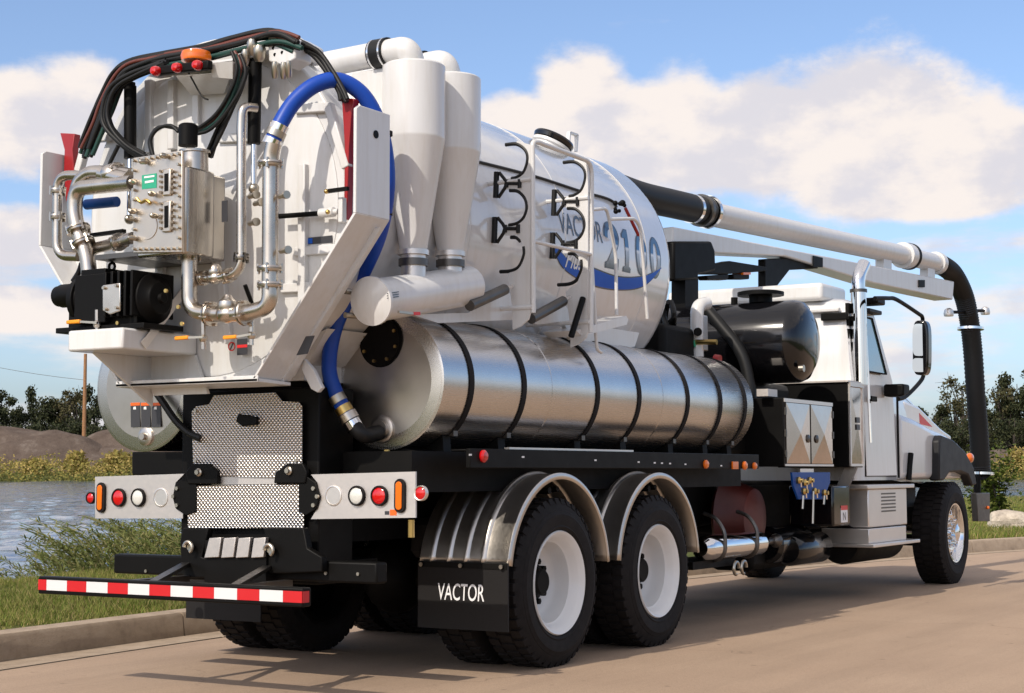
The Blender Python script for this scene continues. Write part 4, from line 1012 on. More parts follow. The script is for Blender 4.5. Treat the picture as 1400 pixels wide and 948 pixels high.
# blue swoosh with "Plus"
P0 = [(752, 317), (763, 340), (785, 362), (806, 366), (845, 379), (880, 378), (905, 366)]; P1 = [(752, 317), (758, 342), (772, 368), (806, 388), (845, 396), (880, 391), (905, 366)]
up = spline([CY(x, y, BR + .002) for x, y in P0], 8); lo = spline([CY(x, y, BR + .002) for x, y in P1], 8)
def sw(off, grow, mat, name):
    g = MB(); vs = []; fs = []; n = len(up); M = 6
    for p, q in zip(up, lo):
        for j in range(M + 1):
            e = p.lerp(q, -grow + (1 + 2 * grow) * j / M); yz = Vector((0, e.y, e.z - BZ)).normalized() * (BR + off); vs.append((e.x, yz.y, BZ + yz.z))
    for i in range(n - 1):
        for j in range(M): k = i * (M + 1) + j; fs.append((k, k + 1, k + M + 2, k + M + 1))
    g.v = vs; g.f = fs; g.build(name, mat, body, 180)
sw(0.0014, 0.10, 'decal_dark', 'swoosh_edge'); sw(0.0026, 0.0, 'decal_blue', 'swoosh')
a_ = CY(773, 354); b_ = CY(797, 362); uv, fs = text_mesh('Plus', 1, 0.35, 0.01); uv, fs = cut(uv, fs)
wrap(uv, fs, 'model_lettering', 'decal_white', a_.x, b_.x, (a_.z + b_.z) / 2 + .01, 0.12, 0.0040)

# ---------------- suction-tube racks on the side
def rack(xpl, px_out, pts_plate, arcs, spacers, name='tube_rack'):
    X = RY(px_out, 320, -1.19).x
    def Q(zx, zy): return RX(640 + zx / 3.95, 160 + zy / 3.95, X)
    g = MB(); g.prism([Q(*p) for p in pts_plate], (0.012, 0, 0)); o = part(g, name, 'white_paint')
    for a in arcs: MB().tube(spline([Q(*p) + Vector((0.006, 0, 0)) for p in a], 7), 0.012, 8).build('edge_trim', 'hose_rubber', o)
    for sp_ in spacers:
        k = MB(); x_, y_ = sp_[0]; e_ = Vector((-0.004, 0, 0))
        def L(r, *ps): k.tube([Q(x_ + a, y_ + b) + e_ for a, b in ps], r, 8)
        L(0.018, (8, 0), (3, 140)); L(0.011, (22, 4), (50, 38), (60, 60), (52, 88), (18, 138)); L(0.011, (60, 62), (128, 62)); L(0.012, (62, 42), (62, 84)); L(0.013, (132, 40), (132, 86)); k.build('tube_clamp', 'hose_rubber', o, 60)
    return o, X
def arcset(dx, dy):
    A = [[(200, 150), (262, 147), (308, 180), (320, 230), (300, 295), (262, 325), (232, 333)], [(222, 397), (268, 402), (305, 440), (316, 492), (298, 545), (262, 575), (218, 585)], [(228, 650), (258, 652), (280, 672)], [(299, 700), (300, 745), (275, 805), (235, 830), (170, 836)]]
    S = [[(148, 298), (172, 298), (205, 335), (290, 340), (290, 352), (262, 358), (262, 375), (290, 380), (290, 390), (205, 385), (172, 440), (142, 442)], [(140, 542), (165, 542), (195, 582), (280, 588), (280, 600), (255, 606), (255, 622), (280, 628), (280, 638), (195, 640), (160, 692), (134, 692)]]
    return [[(x + dx, y + dy) for x, y in a] for a in A], [[(x + dx, y + dy) for x, y in s] for s in S]
A, S = arcset(0, 0)
pl = [(335, 150), (335, 1060), (325, 1095), (285, 1130), (240, 1150), (240, 1040), (215, 850), (235, 830), (275, 805), (300, 745), (299, 700), (280, 660), (250, 640), (200, 640), (200, 588), (218, 585), (262, 575), (298, 545), (316, 492), (305, 440), (268, 402), (205, 392), (205, 335), (232, 333), (262, 325), (300, 295), (320, 230), (308, 180), (262, 147), (262, 130)]
r1, XR1 = rack(0, 725, pl, A, S)
A, S = arcset(312, 96); S[1] = [(x, y - 12) for x, y in S[1]]; A = A[:2] + [[(x, y - 8) for x, y in A[2]]] + [[(x, y - 25) for x, y in A[3]]]
r2, XR2 = rack(0, 803, [(x + 312, y + 96) for x, y in pl], A, S)
# white tube frame tying the racks together, on the outside
YT = -1.20
def RYs(lst, Y): return [RY(x, y, Y) for x, y in lst]
fr = rounded(RYs([(729, 428), (728, 195), (734, 194), (809, 222), (808, 455)], YT), 0.09)
tf = part(MB().tube(fr, 0.016, 12), 'rack_frame', 'white_paint', smooth=60)
for (a_, b_) in (((728, 330), (808, 348)),):
    p, q = RYs([a_, b_], YT); MB().tube([p, q], 0.012, 10).build('rack_rung', 'white_paint', tf)
for X_, pys in ((XR1, (245, 420)), (XR2, (270, 440))):
    for py in pys:
        p = RX(728 if X_ == XR1 else 807, py, X_); p.y = YT; MB().tube([p, Vector((p.x, -math.sqrt(max(0.01, BR ** 2 - min((p.z - BZ) ** 2, .8))) + .02, p.z))], 0.014, 8).build('rack_standoff', 'white_paint', tf)
# ladder rails in front of the lettering
for lst in ([(807, 288), (808, 340), (816, 478), (822, 482)], [(810, 287), (829, 285), (833, 300), (842, 350), (843, 431)], [(833, 300), (868, 299), (876, 312), (885, 436)], [(746, 440), (822, 437)][:0]):
    if lst: part(MB().tube(rounded(RYs(lst, -1.13), 0.06), 0.012, 10), 'hand_rail', 'white_paint', smooth=60)
tr = part(MB().prism(RYs([(788, 452), (856, 432), (859, 437), (857, 444), (795, 460)], -1.14), (0, 0.25, 0)), 'rail_tray', 'white_paint')
part(MB().prism(RYs([(780, 462), (792, 445), (880, 436), (868, 474), (842, 478), (800, 478)], -0.78), (0, 0.15, 0)), 'tank_skirt', 'white_paint')
part(MB().tube(RYs([(855, 285), (873, 322)], -1.0), 0.012, 8), 'red_cord', 'red_paint')
k = MB()
for i in range(7): k.ball(RY(848 + rng.uniform(-7, 9), 283 + rng.uniform(-7, 7), -1.0), rng.uniform(0.012, 0.024))
part(k, 'valve_cluster', 'black_paint')
part(MB().tube(RYs([(797, 408), (781, 460)], -1.16), 0.02, 10), 'prop_strut', 'black_paint')
for a_, b_ in (((642, 418), (690, 396)), ((726, 436), (770, 412))):
    p, q = RYs([a_, b_], -1.08); o = part(MB().tube([p, q], 0.034, 14), 'rack_roller', 'dark_metal'); MB().tube([q, q + (q - p).normalized() * 0.09], 0.012, 8).build('roller_pin', 'aluminium', o)
for lst in ([(562, 430), (640, 428), (690, 398), (735, 420), (724, 436), (690, 438), (600, 442)], [(724, 440), (770, 415), (804, 455), (782, 465), (770, 440), (735, 444)]):
    part(MB().prism(RYs(lst, -0.98), (0, 0.03, 0)), 'rack_foot', 'white_paint')

# ---------------- cyclones and their ducts
def cyclone(X, Y, ztop, zsh, zcone, zbot, r):
    g = MB(); g.lathe((X, Y, 0), (0, 0, 1), [(zcone, 0.075), (zsh - 0.005, r - 0.002), (zsh, r), (zsh + 0.012, r), (ztop - 0.01, r), (ztop, r - 0.012), (ztop, 0)], 48); o = part(g, 'cyclone', 'white_paint', smooth=30)
    MB().lathe((X, Y, 0), (0, 0, 1), [(zbot, 0.070), (zcone - 0.02, 0.070), (zcone - 0.018, 0.088), (zcone + 0.01, 0.088), (zcone + 0.012, 0.07)], 28).build('outlet_collar', 'aluminium', o)
    MB().lathe((X, Y, zcone - 0.06), (0, 0, 1), [(-0.02, 0.074), (-0.02, 0.084), (0.02, 0.084), (0.02, 0.074)], 28, closed=True).build('hose_clamp', 'dark_metal', o)
    return o
c1t = RY(566, 90, -1.0); c1s = RY(566, 192, -1.0); c1c = RY(566, 345, -1.0)
CX1 = c1t.x; R1 = 0.178
cyc1 = cyclone(CX1, -1.0, c1t.z, c1s.z, c1c.z, c1c.z - 0.22, R1)
c2t = RY(616, 107, -1.0); c2s = RY(616, 210, -1.0); CX2 = c2t.x
cyc2 = cyclone(CX2, -1.0, c2t.z, c2s.z, RY(612, 346, -1.0).z, c1c.z - 0.20, R1)
for X_, zt in ((CX1, c1t.z), (CX2, c2t.z)):
    pth = rounded([Vector((X_, -0.12, zt + 0.085)), Vector((X_ - 0.06, -1.0, zt + 0.085)), Vector((X_, -1.0, zt - 0.02))], 0.16, 10)
    o = part(MB().tube(pth, 0.073, 24), 'cyclone_duct', 'white_paint', smooth=50)
    pc = pth[0].lerp(pth[1], 0.84); dd = (pth[1] - pth[0]).normalized(); MB().tube([pc - dd * 0.055, pc + dd * 0.055], 0.085, 24).build('duct_coupling', 'hose_rubber', o); 
    for e in (-0.04, 0.04): MB().tube([pc + dd * (e - 0.006), pc + dd * (e + 0.006)], 0.088, 24).build('hose_clamp', 'chrome', o)
part(MB().box((CX1 - 0.05, -0.82, c1t.z - 0.32), (CX1 + 0.02, -0.60, c1t.z + 0.0)).box((CX1 - 0.06, -0.84, c1t.z - 0.7), (CX1 + 0.5, -0.82, c1t.z - 0.02)), 'duct_bracket', 'white_paint', bevel=0.005)
# drain tube below the cyclones with a hinged cap
p, q = RY(507, 412, -1.0), RY(640, 391, -1.0)
dt = part(MB().tube([p, q], 0.118, 40), 'drain_tube', 'white_paint', smooth=50)
d = (p - q).normalized(); k = MB(); k.lathe(p - d * 0.02, d, [(0, 0.119), (0, 0.134), (0.022, 0.134), (0.026, 0.12), (0.045, 0.07), (0.052, 0)], 40); cap = k.build('drain_cap', 'white_paint', dt)
k = MB()
for e in (0.06, -0.07): k.cyl(p + Vector((-0.03, 0.15, e)), p + Vector((0.05, 0.13, e)), 0.016, 10)
k.build('cap_hinge', 'zinc', dt); c = p + Vector((0.06, -0.14, -0.06)); MB().bar(c, c + Vector((0.12, -0.01, 0.0)), 0.014, 0.014).build('cap_latch', 'zinc', dt); MB().bar(c + Vector((0.12, -0.01, 0)), c + Vector((0.18, -0.01, 0.005)), 0.018, 0.018).build('latch_grip', 'decal_red', dt)
k = MB()
for i in range(3): k.prism([RY(x, y, -1.1195) for x, y in ((529, 401 + i * 3.2), (545, 398.5 + i * 3.2), (545, 399.8 + i * 3.2), (529, 402.3 + i * 3.2))], (0, -.002, 0))
k.build('caution_print', 'decal_dark', dt, None)['kind'] = 'stuff'

# ---------------- boom
bn = Vector((0.08, 1, 0)).normalized(); b0 = Vector((5, 0, 3.5))
def BM(px, py): return RP(px, py, b0, bn)
o = part(MB().tube(spline([BM(845, 258), BM(880, 270), BM(920, 279), BM(955, 287)], 5), 0.128, 24), 'suction_sleeve', 'hose_rubber', smooth=50)
dirb = (BM(1240, 350) - BM(972, 294)).normalized()
c = BM(958, 288)
for e, r, mt in ((-0.16, 0.134, 'chrome'), (0.0, 0.150, 'dark_metal'), (0.06, 0.140, 'hose_rubber'), (0.12, 0.156, 'chrome')):
    MB().tube([c + dirb * (e - 0.02), c + dirb * (e + 0.025)], r, 28).build('hose_clamp', mt, o)
bt_ = part(MB().tube([BM(968, 292), BM(1238, 350)], 0.114, 32), 'boom_tube', 'white_paint', smooth=50)
c = BM(1238, 350); MB().tube([c - dirb * 0.10, c + dirb * 0.06], 0.150, 32).build('tube_flange', 'white_paint', bt_); MB().tube([c + dirb * 0.06, c + dirb * 0.12], 0.156, 32).build('wear_ring', 'black_paint', bt_)
part(MB().tube([c, BM(1284, 361)], 0.108, 32), 'inner_boom_tube', 'white_paint', smooth=50)
c = BM(1280, 360); part(MB().tube([c - dirb * 0.05, c + dirb * 0.05], 0.135, 32), 'end_flange', 'white_paint')
beam = [(905, 312), (1292, 386), (1290, 411), (1180, 388), (1060, 352), (905, 345)]
part(MB().prism([BM(*p) + Vector((0, 0.12, 0)) for p in beam], bn * -0.24), 'boom_beam', 'white_paint', bevel=0.012)
o = part(MB().prism([BM(*p) + Vector((0, -0.125, 0)) for p in ((1095, 351), (1108, 354), (1108, 367), (1095, 366))], bn * -0.01), 'beam_socket', 'black_paint')
part(MB().prism([BM(*p) + Vector((0, -0.125, 0)) for p in ((1241, 384), (1249, 384), (1249, 394), (1241, 394))], bn * -0.01), 'beam_slot', 'black_paint')
for x, y in ((1208, 363), (1268, 374)):
    part(MB().bar(BM(x, y - 12), BM(x, y + 14), 0.10, 0.22), 'tube_bracket', 'white_paint')
hp = spline([BM(1284, 361), BM(1302, 374), BM(1317, 403), BM(1325, 438), BM(1330, 480), BM(1334, 540), BM(1338, 590), BM(1341, 640), BM(1342, 649)], 22)
k = MB(); k.tube(hp, [0.118 + (0.005 if i % 2 else -0.004) for i in range(len(hp))], 24); sh_ = part(k, 'suction_hose', 'hose_rubber', smooth=60)
for px, py in ((1327, 448), (1341, 646)):
    c = BM(px, py); k = MB(); k.lathe(c, (0.05, 0, 1), [(-0.03, 0.12), (-0.03, 0.165), (0.0, 0.165), (0.0, 0.12)], 28, closed=True); k.build('hose_flange', 'chrome', sh_)
for px, py in ((1297, 427), (1347, 425)):
    c = BM(px, py); k = MB(); k.lathe(c, (0, 0, 1), [(-0.05, 0.055), (-0.02, 0.062), (0.03, 0.05), (0.05, 0.02), (0.05, 0)], 16); k.build('work_lamp', 'aluminium', sh_); MB().tube([c, BM(1322, py)], 0.02, 8).build('lamp_arm', 'black_paint', sh_)
MB().tube([BM(1336, 650), BM(1336, 675)], 0.045, 12).build('nozzle_stub', 'black_paint', sh_)
k = part(MB().prism([BM(*p) for p in ((1327, 674), (1345, 674), (1345, 713), (1329, 713))], bn * -0.08), 'pendant_box', 'dark_metal', bevel=0.006); c = BM(1341, 694); MB().ball(c + bn * -0.09, 0.022).build('lens', 'amber_lens', k)
# pedestal, valve arm and bracket in front of the barrel
part(MB().prism([BM(*p) for p in ((900, 332), (952, 332), (957, 345), (958, 372), (934, 378), (934, 384), (900, 386))], bn * -0.16), 'boom_pedestal', 'black_paint', bevel=0.02)
part(MB().prism([BM(*p) for p in ((918, 380), (936, 380), (936, 440), (918, 440))], bn * -0.14), 'pedestal_post', 'black_paint')
part(MB().prism([BM(*p) for p in ((950, 366), (985, 358), (1035, 366), (1035, 372), (985, 376), (950, 376))], bn * -0.1), 'pedestal_arm', 'black_paint', bevel=0.008)
part(MB().prism([BM(*p) for p in ((952, 378), (984, 376), (982, 384), (955, 384))], bn * -0.1), 'work_lamp', 'black_paint', bevel=0.01)
o = part(MB().prism([BM(*p) for p in ((990, 376), (1012, 376), (1012, 383), (990, 383))], bn * -0.1), 'work_lamp', 'black_paint', bevel=0.01); MB().prism([BM(*p) for p in ((1001, 374), (1011, 374), (1011, 377), (1001, 377))], bn * -0.12).build('lens', 'amber_lens', o)
part(MB().prism([BM(*p) for p in ((1036, 355), (1109, 352), (1109, 368), (1070, 370), (1048, 398), (1036, 398))], bn * -0.08), 'hoist_bracket', 'black_paint', bevel=0.008)
# ---------------- rear door with its shields
XD = -1.82
g = MB(); q = []
for i in range(41):
    a = R_(-8 + 196 * i / 40); q.append((XD, 0.945 * math.cos(a), 2.70 + 0.945 * math.sin(a)))
lip = [(XD, -0.50, 1.70), (XD, 0.50, 1.70)]
g.prism(q + [(XD, -1.02, 2.42), (XD, -0.50, 1.70), (XD, 0.50, 1.70), (XD, 1.02, 2.42)], (0.14, 0, 0)); door = part(g, 'rear_door', 'white_paint', smooth=30, bevel=0.012)
# pressed dish and ribs
k = MB(); k.lathe((XD, 0, 2.62), (-1, 0, 0), [(-0.01, 0.905), (0.006, 0.90), (0.012, 0.88), (0.012, 0.0)], 72); k.build('door_dish', 'white_paint', door, 30)
def dbar(p, q, w, h, name='door_rib', mat='white_paint', bev=0.006):
    X = XD - 0.02 + rng.uniform(-.006, .006); return MB().bar(RX(*p, X), RX(*q, X), w, h, (1, 0, 0)).build(name, mat, door, bevel=bev)
for p, q in (((405, 150), (455, 147)), ((450, 145), (475, 230)), ((405, 345), (468, 340)), ((385, 395), (440, 392)), ((300, 190), (360, 188)), ((120, 190), (150, 188)), ((120, 190), (108, 235)), ((236, 110), (236, 205)), ((270, 110), (270, 180)), ((205, 110), (205, 210)), ((225, 350), (213, 450)), ((300, 350), (315, 470)), ((415, 225), (415, 420))):
    dbar(p, q, 0.05, 0.045)
# header over the door
HX = -1.86
k = MB(); k.prism([RX(x, y, HX) for x, y in ((204, 73), (380, 42), (398, 52), (398, 74), (212, 100), (190, 96))], (0.30, 0, 0)); k.build('door_header', 'white_paint', door, bevel=0.015)
# side shields: flat plates standing off the door, bent inwards below
def shield(s):
    XA, XB_ = -2.02, -1.72; yt = 1.165
    top, knee, low = 3.09, 2.52, 1.68; yl_ = 0.50
    g = MB(); th = s * -0.02
    g.prism([(XA, s * yt, top - 0.02), (XA, s * yt, knee), (XB_, s * yt, knee), (XB_, s * yt, top), (XA + 0.03, s * yt, top)], (0, th, 0))
    up_ = MB(); g.prism([(XA, s * yt, knee), (XA, s * yl_, low), (XB_, s * yl_, low), (XB_, s * yt, knee)], (0, th, 0))
    o = part(g, 'door_shield', 'white_paint', bevel=0.004)
    k = MB(); k.prism([(XD + 0.02, s * (yt + 0.002), knee - 0.05), (XD + 0.02, s * 0.98, knee - 0.05), (XD + 0.02, s * yl_, low + 0.02), (XD + 0.02, s * yl_, low - 0.01)], (0.02, 0, 0)); k.build('shield_web', 'white_paint', o)
    k = MB(); k.cyl((XA + 0.17, s * (yt - .03), 2.96), (XA + 0.17, s * (yt + 0.004), 2.96), 0.022, 14); k.build('shield_hole', 'black_paint', o)
    return o
sR = shield(-1); sL = shield(1)
k = MB(); k.prism([(-2.02, -0.52, 1.665), (-1.74, -0.52, 1.655), (-1.74, 0.52, 1.655), (-2.02, 0.52, 1.665)], (0, 0, 0.02)); k.prism([(-2.02, -0.52, 1.665), (-2.02, 0.52, 1.665), (-2.02, 0.52, 1.70), (-2.02, -0.52, 1.70)], (0.012, 0, 0)); k.build('door_sill', 'white_paint', door, bevel=0.004)
rx_poly([(418, 460), (430, 459), (420, 484), (405, 486)], -1.90, 0.004, 'id_plate', 'decal_grey', sR)
part(MB().prism([RX(x, y, -1.70) for x, y in ((415, 490), (428, 505), (440, 530), (434, 537), (425, 532), (412, 506))], (0.03, 0, 0)), 'latch_hook', 'white_paint', bevel=0.004)
# red latches
for lst in (((82, 182), (102, 183), (99, 205), (101, 232), (98, 275), (90, 275), (87, 235), (88, 205)), ((467, 134), (484, 135), (480, 158), (477, 200), (474, 300), (470, 300), (471, 200))):
    part(MB().prism([RX(x, y, -1.86) for x, y in lst], (0.05, 0, 0)), 'door_latch', 'red_paint', bevel=0.004)
# hydraulic cylinders of the door
for x0, y0, x1, y1, xr, yr_ in ((178, 118, 178, 217, 177, 300), (349, 86, 347, 197, 347, 258)):
    p, q, r = RX(x0, y0, -1.98), RX(x1, y1, -1.98), RX(xr, yr_, -1.98)
    o = part(MB().cyl(p, q, 0.036, 20).cyl(p + (p - q).normalized() * 0.02, p, 0.03, 20), 'door_cylinder', 'black_paint'); MB().cyl(q, r, 0.016, 14).build('piston_rod', 'chrome', o); MB().ball(r, 0.03).build('rod_eye', 'zinc', o)
# light bracket: hood, three red markers, amber beacon
g = MB(); hb = [RX(x, y, -2.18) for x, y in ((212, 100), (316, 84), (316, 110), (290, 112))]
g.prism([RX(212, 96, -2.16), RX(318, 83, -2.16), RX(316, 86, -1.80), RX(236, 98, -1.80)], (0, 0, 0.012)); g.prism([RX(288, 86, -2.16), RX(318, 84, -2.16), RX(318, 108, -2.10), RX(290, 106, -2.14)], (0.02, 0, 0)); g.prism([RX(240, 104, -2.12), RX(316, 100, -2.12), RX(306, 128, -1.86), RX(262, 131, -1.86)], (0.01, 0, 0.006))
lb = part(g, 'light_bracket', 'white_paint')
k = MB(); p, q = RX(211, 98.5, -2.19), RX(288, 89, -2.19); k.bar(p, q, 0.04, 0.05); k.build('light_bar', 'black_paint', lb, bevel=0.008)
for x, y in ((215, 98), (244, 93.5), (272, 90)):
    c = RX(x, y, -2.21); MB().lathe(c, (-1, 0, 0), [(0, 0.028), (0.02, 0.028), (0.036, 0.020), (0.042, 0)], 18).build('marker_lamp', 'red_lens', lb)
c = RX(268, 84, -2.12); k = MB(); k.lathe(c, (0, 0, 1), [(0, 0.080), (0.025, 0.085), (0.05, 0.078), (0.062, 0.05), (0.064, 0)], 24); k.build('beacon', 'amber_lens', lb)
# hinge block with punched holes
HB = -2.0
g = MB(); g.prism([RX(x, y, HB) for x, y in ((366, 50), (390, 44), (404, 54), (404, 80), (388, 90), (367, 84))], (0.14, 0, 0)); hbk = part(g, 'hinge_block', 'white_paint', bevel=0.008)
k = MB()
for x, y in ((372, 57), (380, 54), (374, 66), (383, 62), (376, 75), (386, 72)): k.cyl(RX(x, y, HB - 0.002), RX(x, y, HB + 0.01), 0.010, 10)
k.build('punched_holes', 'black_paint', hbk)
k = MB()
for x, y, r in ((355, 74, .035), (345, 66, .03), (336, 80, .025), (388, 98, .02), (376, 97, .02), (395, 96, .016)): k.lathe(RX(x, y, HB - .03), (-.3, -.2, 1), [(-0.04, r * .7), (-.02, r), (.03, r), (.05, r * .6)], 10)
part(k, 'hydraulic_fittings', 'zinc')
# ---------------- hose and cable bundles
def bundle(pts, X, n, r, spread, mats, name='hydraulic_hose', dx=0.0):
    for i in range(n):
        ox, oy = rng.uniform(-spread, spread), rng.uniform(-spread, spread); oo = rng.uniform(-0.05, 0.02)
        P = [RX(x + ox + rng.uniform(-2, 2), y + oy + rng.uniform(-2, 2), (X if not isinstance(X, (list, tuple)) else X[j]) + oo + dx) for j, (x, y) in enumerate(pts)]
        part(MB().tube(spline(P, 7), r * rng.uniform(0.75, 1.15), 8), name, mats[i % len(mats)], smooth=60)
HM = ['hose_rubber', 'hose_rubber', 'hose_green', 'hose_rubber', 'hose_rubber', 'hose_rubber', 'hose_red', 'hose_rubber']
bundle([(402, 62), (370, 52), (325, 62), (280, 74), (225, 84), (185, 93), (160, 110), (143, 145), (130, 175), (117, 208)], -1.98, 19, 0.014, 10, HM)
bundle([(225, 86), (185, 100), (158, 118), (146, 148), (150, 172), (172, 198), (198, 214)], -2.05, 8, 0.013, 6, ['hose_rubber'])
bundle([(322, 72), (330, 95), (322, 125), (302, 158), (280, 176), (260, 182)], -2.1, 5, 0.012, 5, ['hose_green', 'hose_rubber', 'hose_red', 'hose_rubber'])
bundle([(335, 92), (322, 130), (300, 175), (284, 214)], -2.06, 5, 0.013, 5, ['hose_rubber'])
bundle([(400, 60), (430, 72), (450, 98), (464, 124), (470, 136)], -1.9, 7, 0.013, 6, ['hose_rubber'])
bundle([(210, 212), (206, 190), (216, 174), (235, 172), (246, 178)], -2.22, 3, 0.009, 2, ['hose_rubber'])
bundle([(255, 98), (262, 112), (274, 132), (284, 138)], -2.1, 1, 0.006, 1, ['hose_rubber'])
bundle([(160, 200), (152, 222), (147, 235)], -2.05, 1, 0.011, 1, ['hose_rubber'])
# ---------------- flow box of the pump-off system
XBX = -2.36
def FB(x, y, X=XBX): return RX(x, y, X)
g = MB(); g.prism([FB(182, 216), FB(249, 206), FB(249, 345), FB(182, 346)], (0.02, 0, 0)); fbx = part(g, 'flow_box', 'stainless', bevel=0.003)
pa = FB(249, 222, XBX + 0.02); zt, zb_ = FB(249, 226).z, FB(249, 346).z; ya = FB(249, 280).y; yb2 = FB(184, 280).y
g = MB(); qq = []
for i in range(9):
    a = R_(90 * i / 8); qq.append((XBX + 0.07 + 0.10 * math.sin(a) - 0.02 + 0.09, ya + 0.11 * (1 - 1) - 0.045 + 0.0 + 0.045 * (1 - math.cos(a)), 0))
out = [(XBX + 0.022, yb2, 0), (XBX + 0.022, ya, 0), (XBX + 0.05, ya - 0.012, 0), (XBX + 0.20, ya - 0.012, 0), (XBX + 0.25, ya + 0.0, 0), (XBX + 0.28, ya + 0.05, 0), (XBX + 0.40, ya + 0.05, 0), (XBX + 0.40, yb2, 0)]
g.prism([(x, y, zb_) for x, y, _ in out], (0, 0, zt - zb_)); g.build('box_body', 'box_steel', fbx, 25, bevel=0.012)
k = MB(); st_pts = []
for i in range(9):
    f_ = i / 8; st_pts += [FB(185 + 61 * f_, 220 - 9 * f_), FB(185 + 61 * f_, 341 - 1.0 * f_)]
for i in range(1, 9):
    f_ = i / 9; st_pts += [FB(185, 220 + 121 * f_), FB(246, 211 + 129 * f_)]
k.bolts(st_pts, (-1, 0, 0), 0.0085, 0.022, 8); k.build('studs', 'zinc', fbx)
for (y0, y1) in ((232, 268), (276, 318)):
    o = rx_poly([(221, y0), (233, y0 - 2), (233, y1 - 1), (221, y1)], XBX - 0.014, 0.014, 'sight_gauge', 'stainless', fbx, bevel=0.006)
    rx_poly([(224.5, y0 + 6), (229.5, y0 + 5), (229.5, y1 - 7), (224.5, y1 - 6)], XBX - 0.0165, 0.002, 'gauge_glass', 'black_paint', fbx)
k = MB()
for (y0, y1) in ((232, 268), (276, 318)):
    for i in range(5):
        yy = y0 + (y1 - y0) * (i + .3) / 5
        for x in (219, 235): k.cyl(FB(x, yy, XBX - .002), FB(x, yy, XBX - .026), 0.008, 8)
k.build('gauge_bolts', 'zinc', fbx)
o = rx_poly([(194, 240), (214, 237), (214, 257), (194, 259)], XBX - 0.002, 0.001, 'label', 'decal_green', fbx)
rx_poly([(197, 241.5), (211, 239.5), (211, 242), (197, 244)], XBX - 0.0035, 0.001, 'label_text', 'decal_white', fbx); rx_poly([(198, 248), (210, 246), (210, 249), (198, 251)], XBX - 0.0035, 0.001, 'label_text', 'decal_white', fbx)
c = FB(202, 310); MB().lathe(c, (-1, 0, 0), [(0, 0.07), (0.004, 0.07), (0.004, 0.0)], 24).build('cover_disc', 'stainless', fbx)
MB().tube(spline([FB(187, 271, XBX - .03), FB(193, 277, XBX - .03), FB(200, 274, XBX - .03), FB(206, 278, XBX - .03)]), 0.009, 8).build('brass_chain', 'brass', fbx)
k = MB()
for (x, y) in ((180, 300), (185, 326), (200, 222), (228, 214), (210, 266), (184, 250), (184, 290), (214, 296)): c = FB(x, y, XBX - .01); k.lathe(c, (-1, rng.uniform(-.3, .3), 0), [(0, .013), (.03, .016), (.045, .010), (.05, 0)], 10)
k.build('fittings', 'zinc', fbx)
rx_poly([(303, 275), (311, 274), (311, 303), (303, 304)], XBX + 0.26, 0.002, 'rating_plate', 'decal_grey', fbx)
c = Vector((XBX + 0.18, ya + 0.08, zt)); o = MB().lathe(c, (0, 0, 1), [(0, 0.075), (0.10, 0.072), (0.102, 0.085), (0.115, 0.085), (0.115, 0)], 24).build('vent_neck', 'stainless_pipe', fbx)
c = RX(257, 200, XBX + 0.10); MB().lathe(c, (0, 0, 1), [(0, 0.052), (0.11, 0.052), (0.12, 0.040), (0.125, 0)], 20).build('vent_motor', 'black_paint', fbx)
# ---------------- stainless pipework
def pipe(pts, X, r, rad=0.09, flanges=(), name='pipe', n=16):
    P = [RX(p[0], p[1], p[2] if len(p) > 2 else X) for p in pts]; path = rounded(P, rad, 8); o = part(MB().tube(path, r, n), name, 'stainless_pipe', smooth=60)
    for fx, fy, *X_ in flanges:
        c = RX(fx, fy, X_[0] if X_ else X); best = min(range(len(path) - 1), key=lambda i: (path[i].lerp(path[i + 1], .5) - c).length); a_, b_ = path[best], path[best + 1]; d = (b_ - a_).normalized(); c = a_ + d * min(max((c - a_).dot(d), 0), (b_ - a_).length)
        k = MB(); k.lathe(c, d, [(-0.013, r), (-0.013, r * 1.55), (-0.003, r * 1.6), (-0.003, r * 1.3), (0.003, r * 1.3), (0.003, r * 1.6), (0.013, r * 1.55), (0.013, r)], 20, closed=True)
        xx, yy = frame_of(d)
        for i in range(4):
            e = xx * math.cos(i * 1.57 + .4) * r * 1.42 + yy * math.sin(i * 1.57 + .4) * r * 1.42; k.cyl(c + e - d * .026, c + e + d * .026, 0.009, 6)
        k.build('pipe_flange', 'stainless_pipe', o)
    return o
XQ = -2.18
pipe([(112, 240), (79, 240), (78, 350), (108, 351)], -2.22, 0.028, 0.09, ((78, 277), (78, 297)))
pipe([(182, 250, -2.30), (160, 252), (104, 258), (101, 290), (108, 320), (120, 350), (124, 400), (133, 420), (152, 418)], -2.26, 0.044, 0.10, ((110, 312), (115, 332)))
pipe([(180, 240, -2.24), (150, 236), (122, 236), (108, 248), (104, 262)], -2.22, 0.040, 0.08, ((160, 238),))
pipe([(182, 325, -2.3), (150, 335), (128, 340), (118, 352)], -2.2, 0.032, 0.08, ((172, 328),))
MB().ball(RX(152, 238, -2.24), 0.062, (0.9, 1.2, 0.9), 18, 12).build('valve_body', 'stainless_pipe', part(MB().cyl(RX(140, 238, -2.24), RX(176, 246, -2.26), 0.045, 16), 'pipe', 'stainless_pipe'))
pipe([(259, 345), (259, 425), (290, 430), (330, 430), (369, 420), (369, 385), (370, 215), (374, 196)], XQ, 0.043, 0.12, ((369, 230), (369, 357), (369, 390), (260, 350), (288, 430), (334, 431)))
pipe([(350, 148, -2.06), (332, 146), (330, 170), (330, 372), (300, 381), (264, 380)], -2.14, 0.026, 0.10, ((330, 316), (330, 336), (312, 380), (278, 381)))
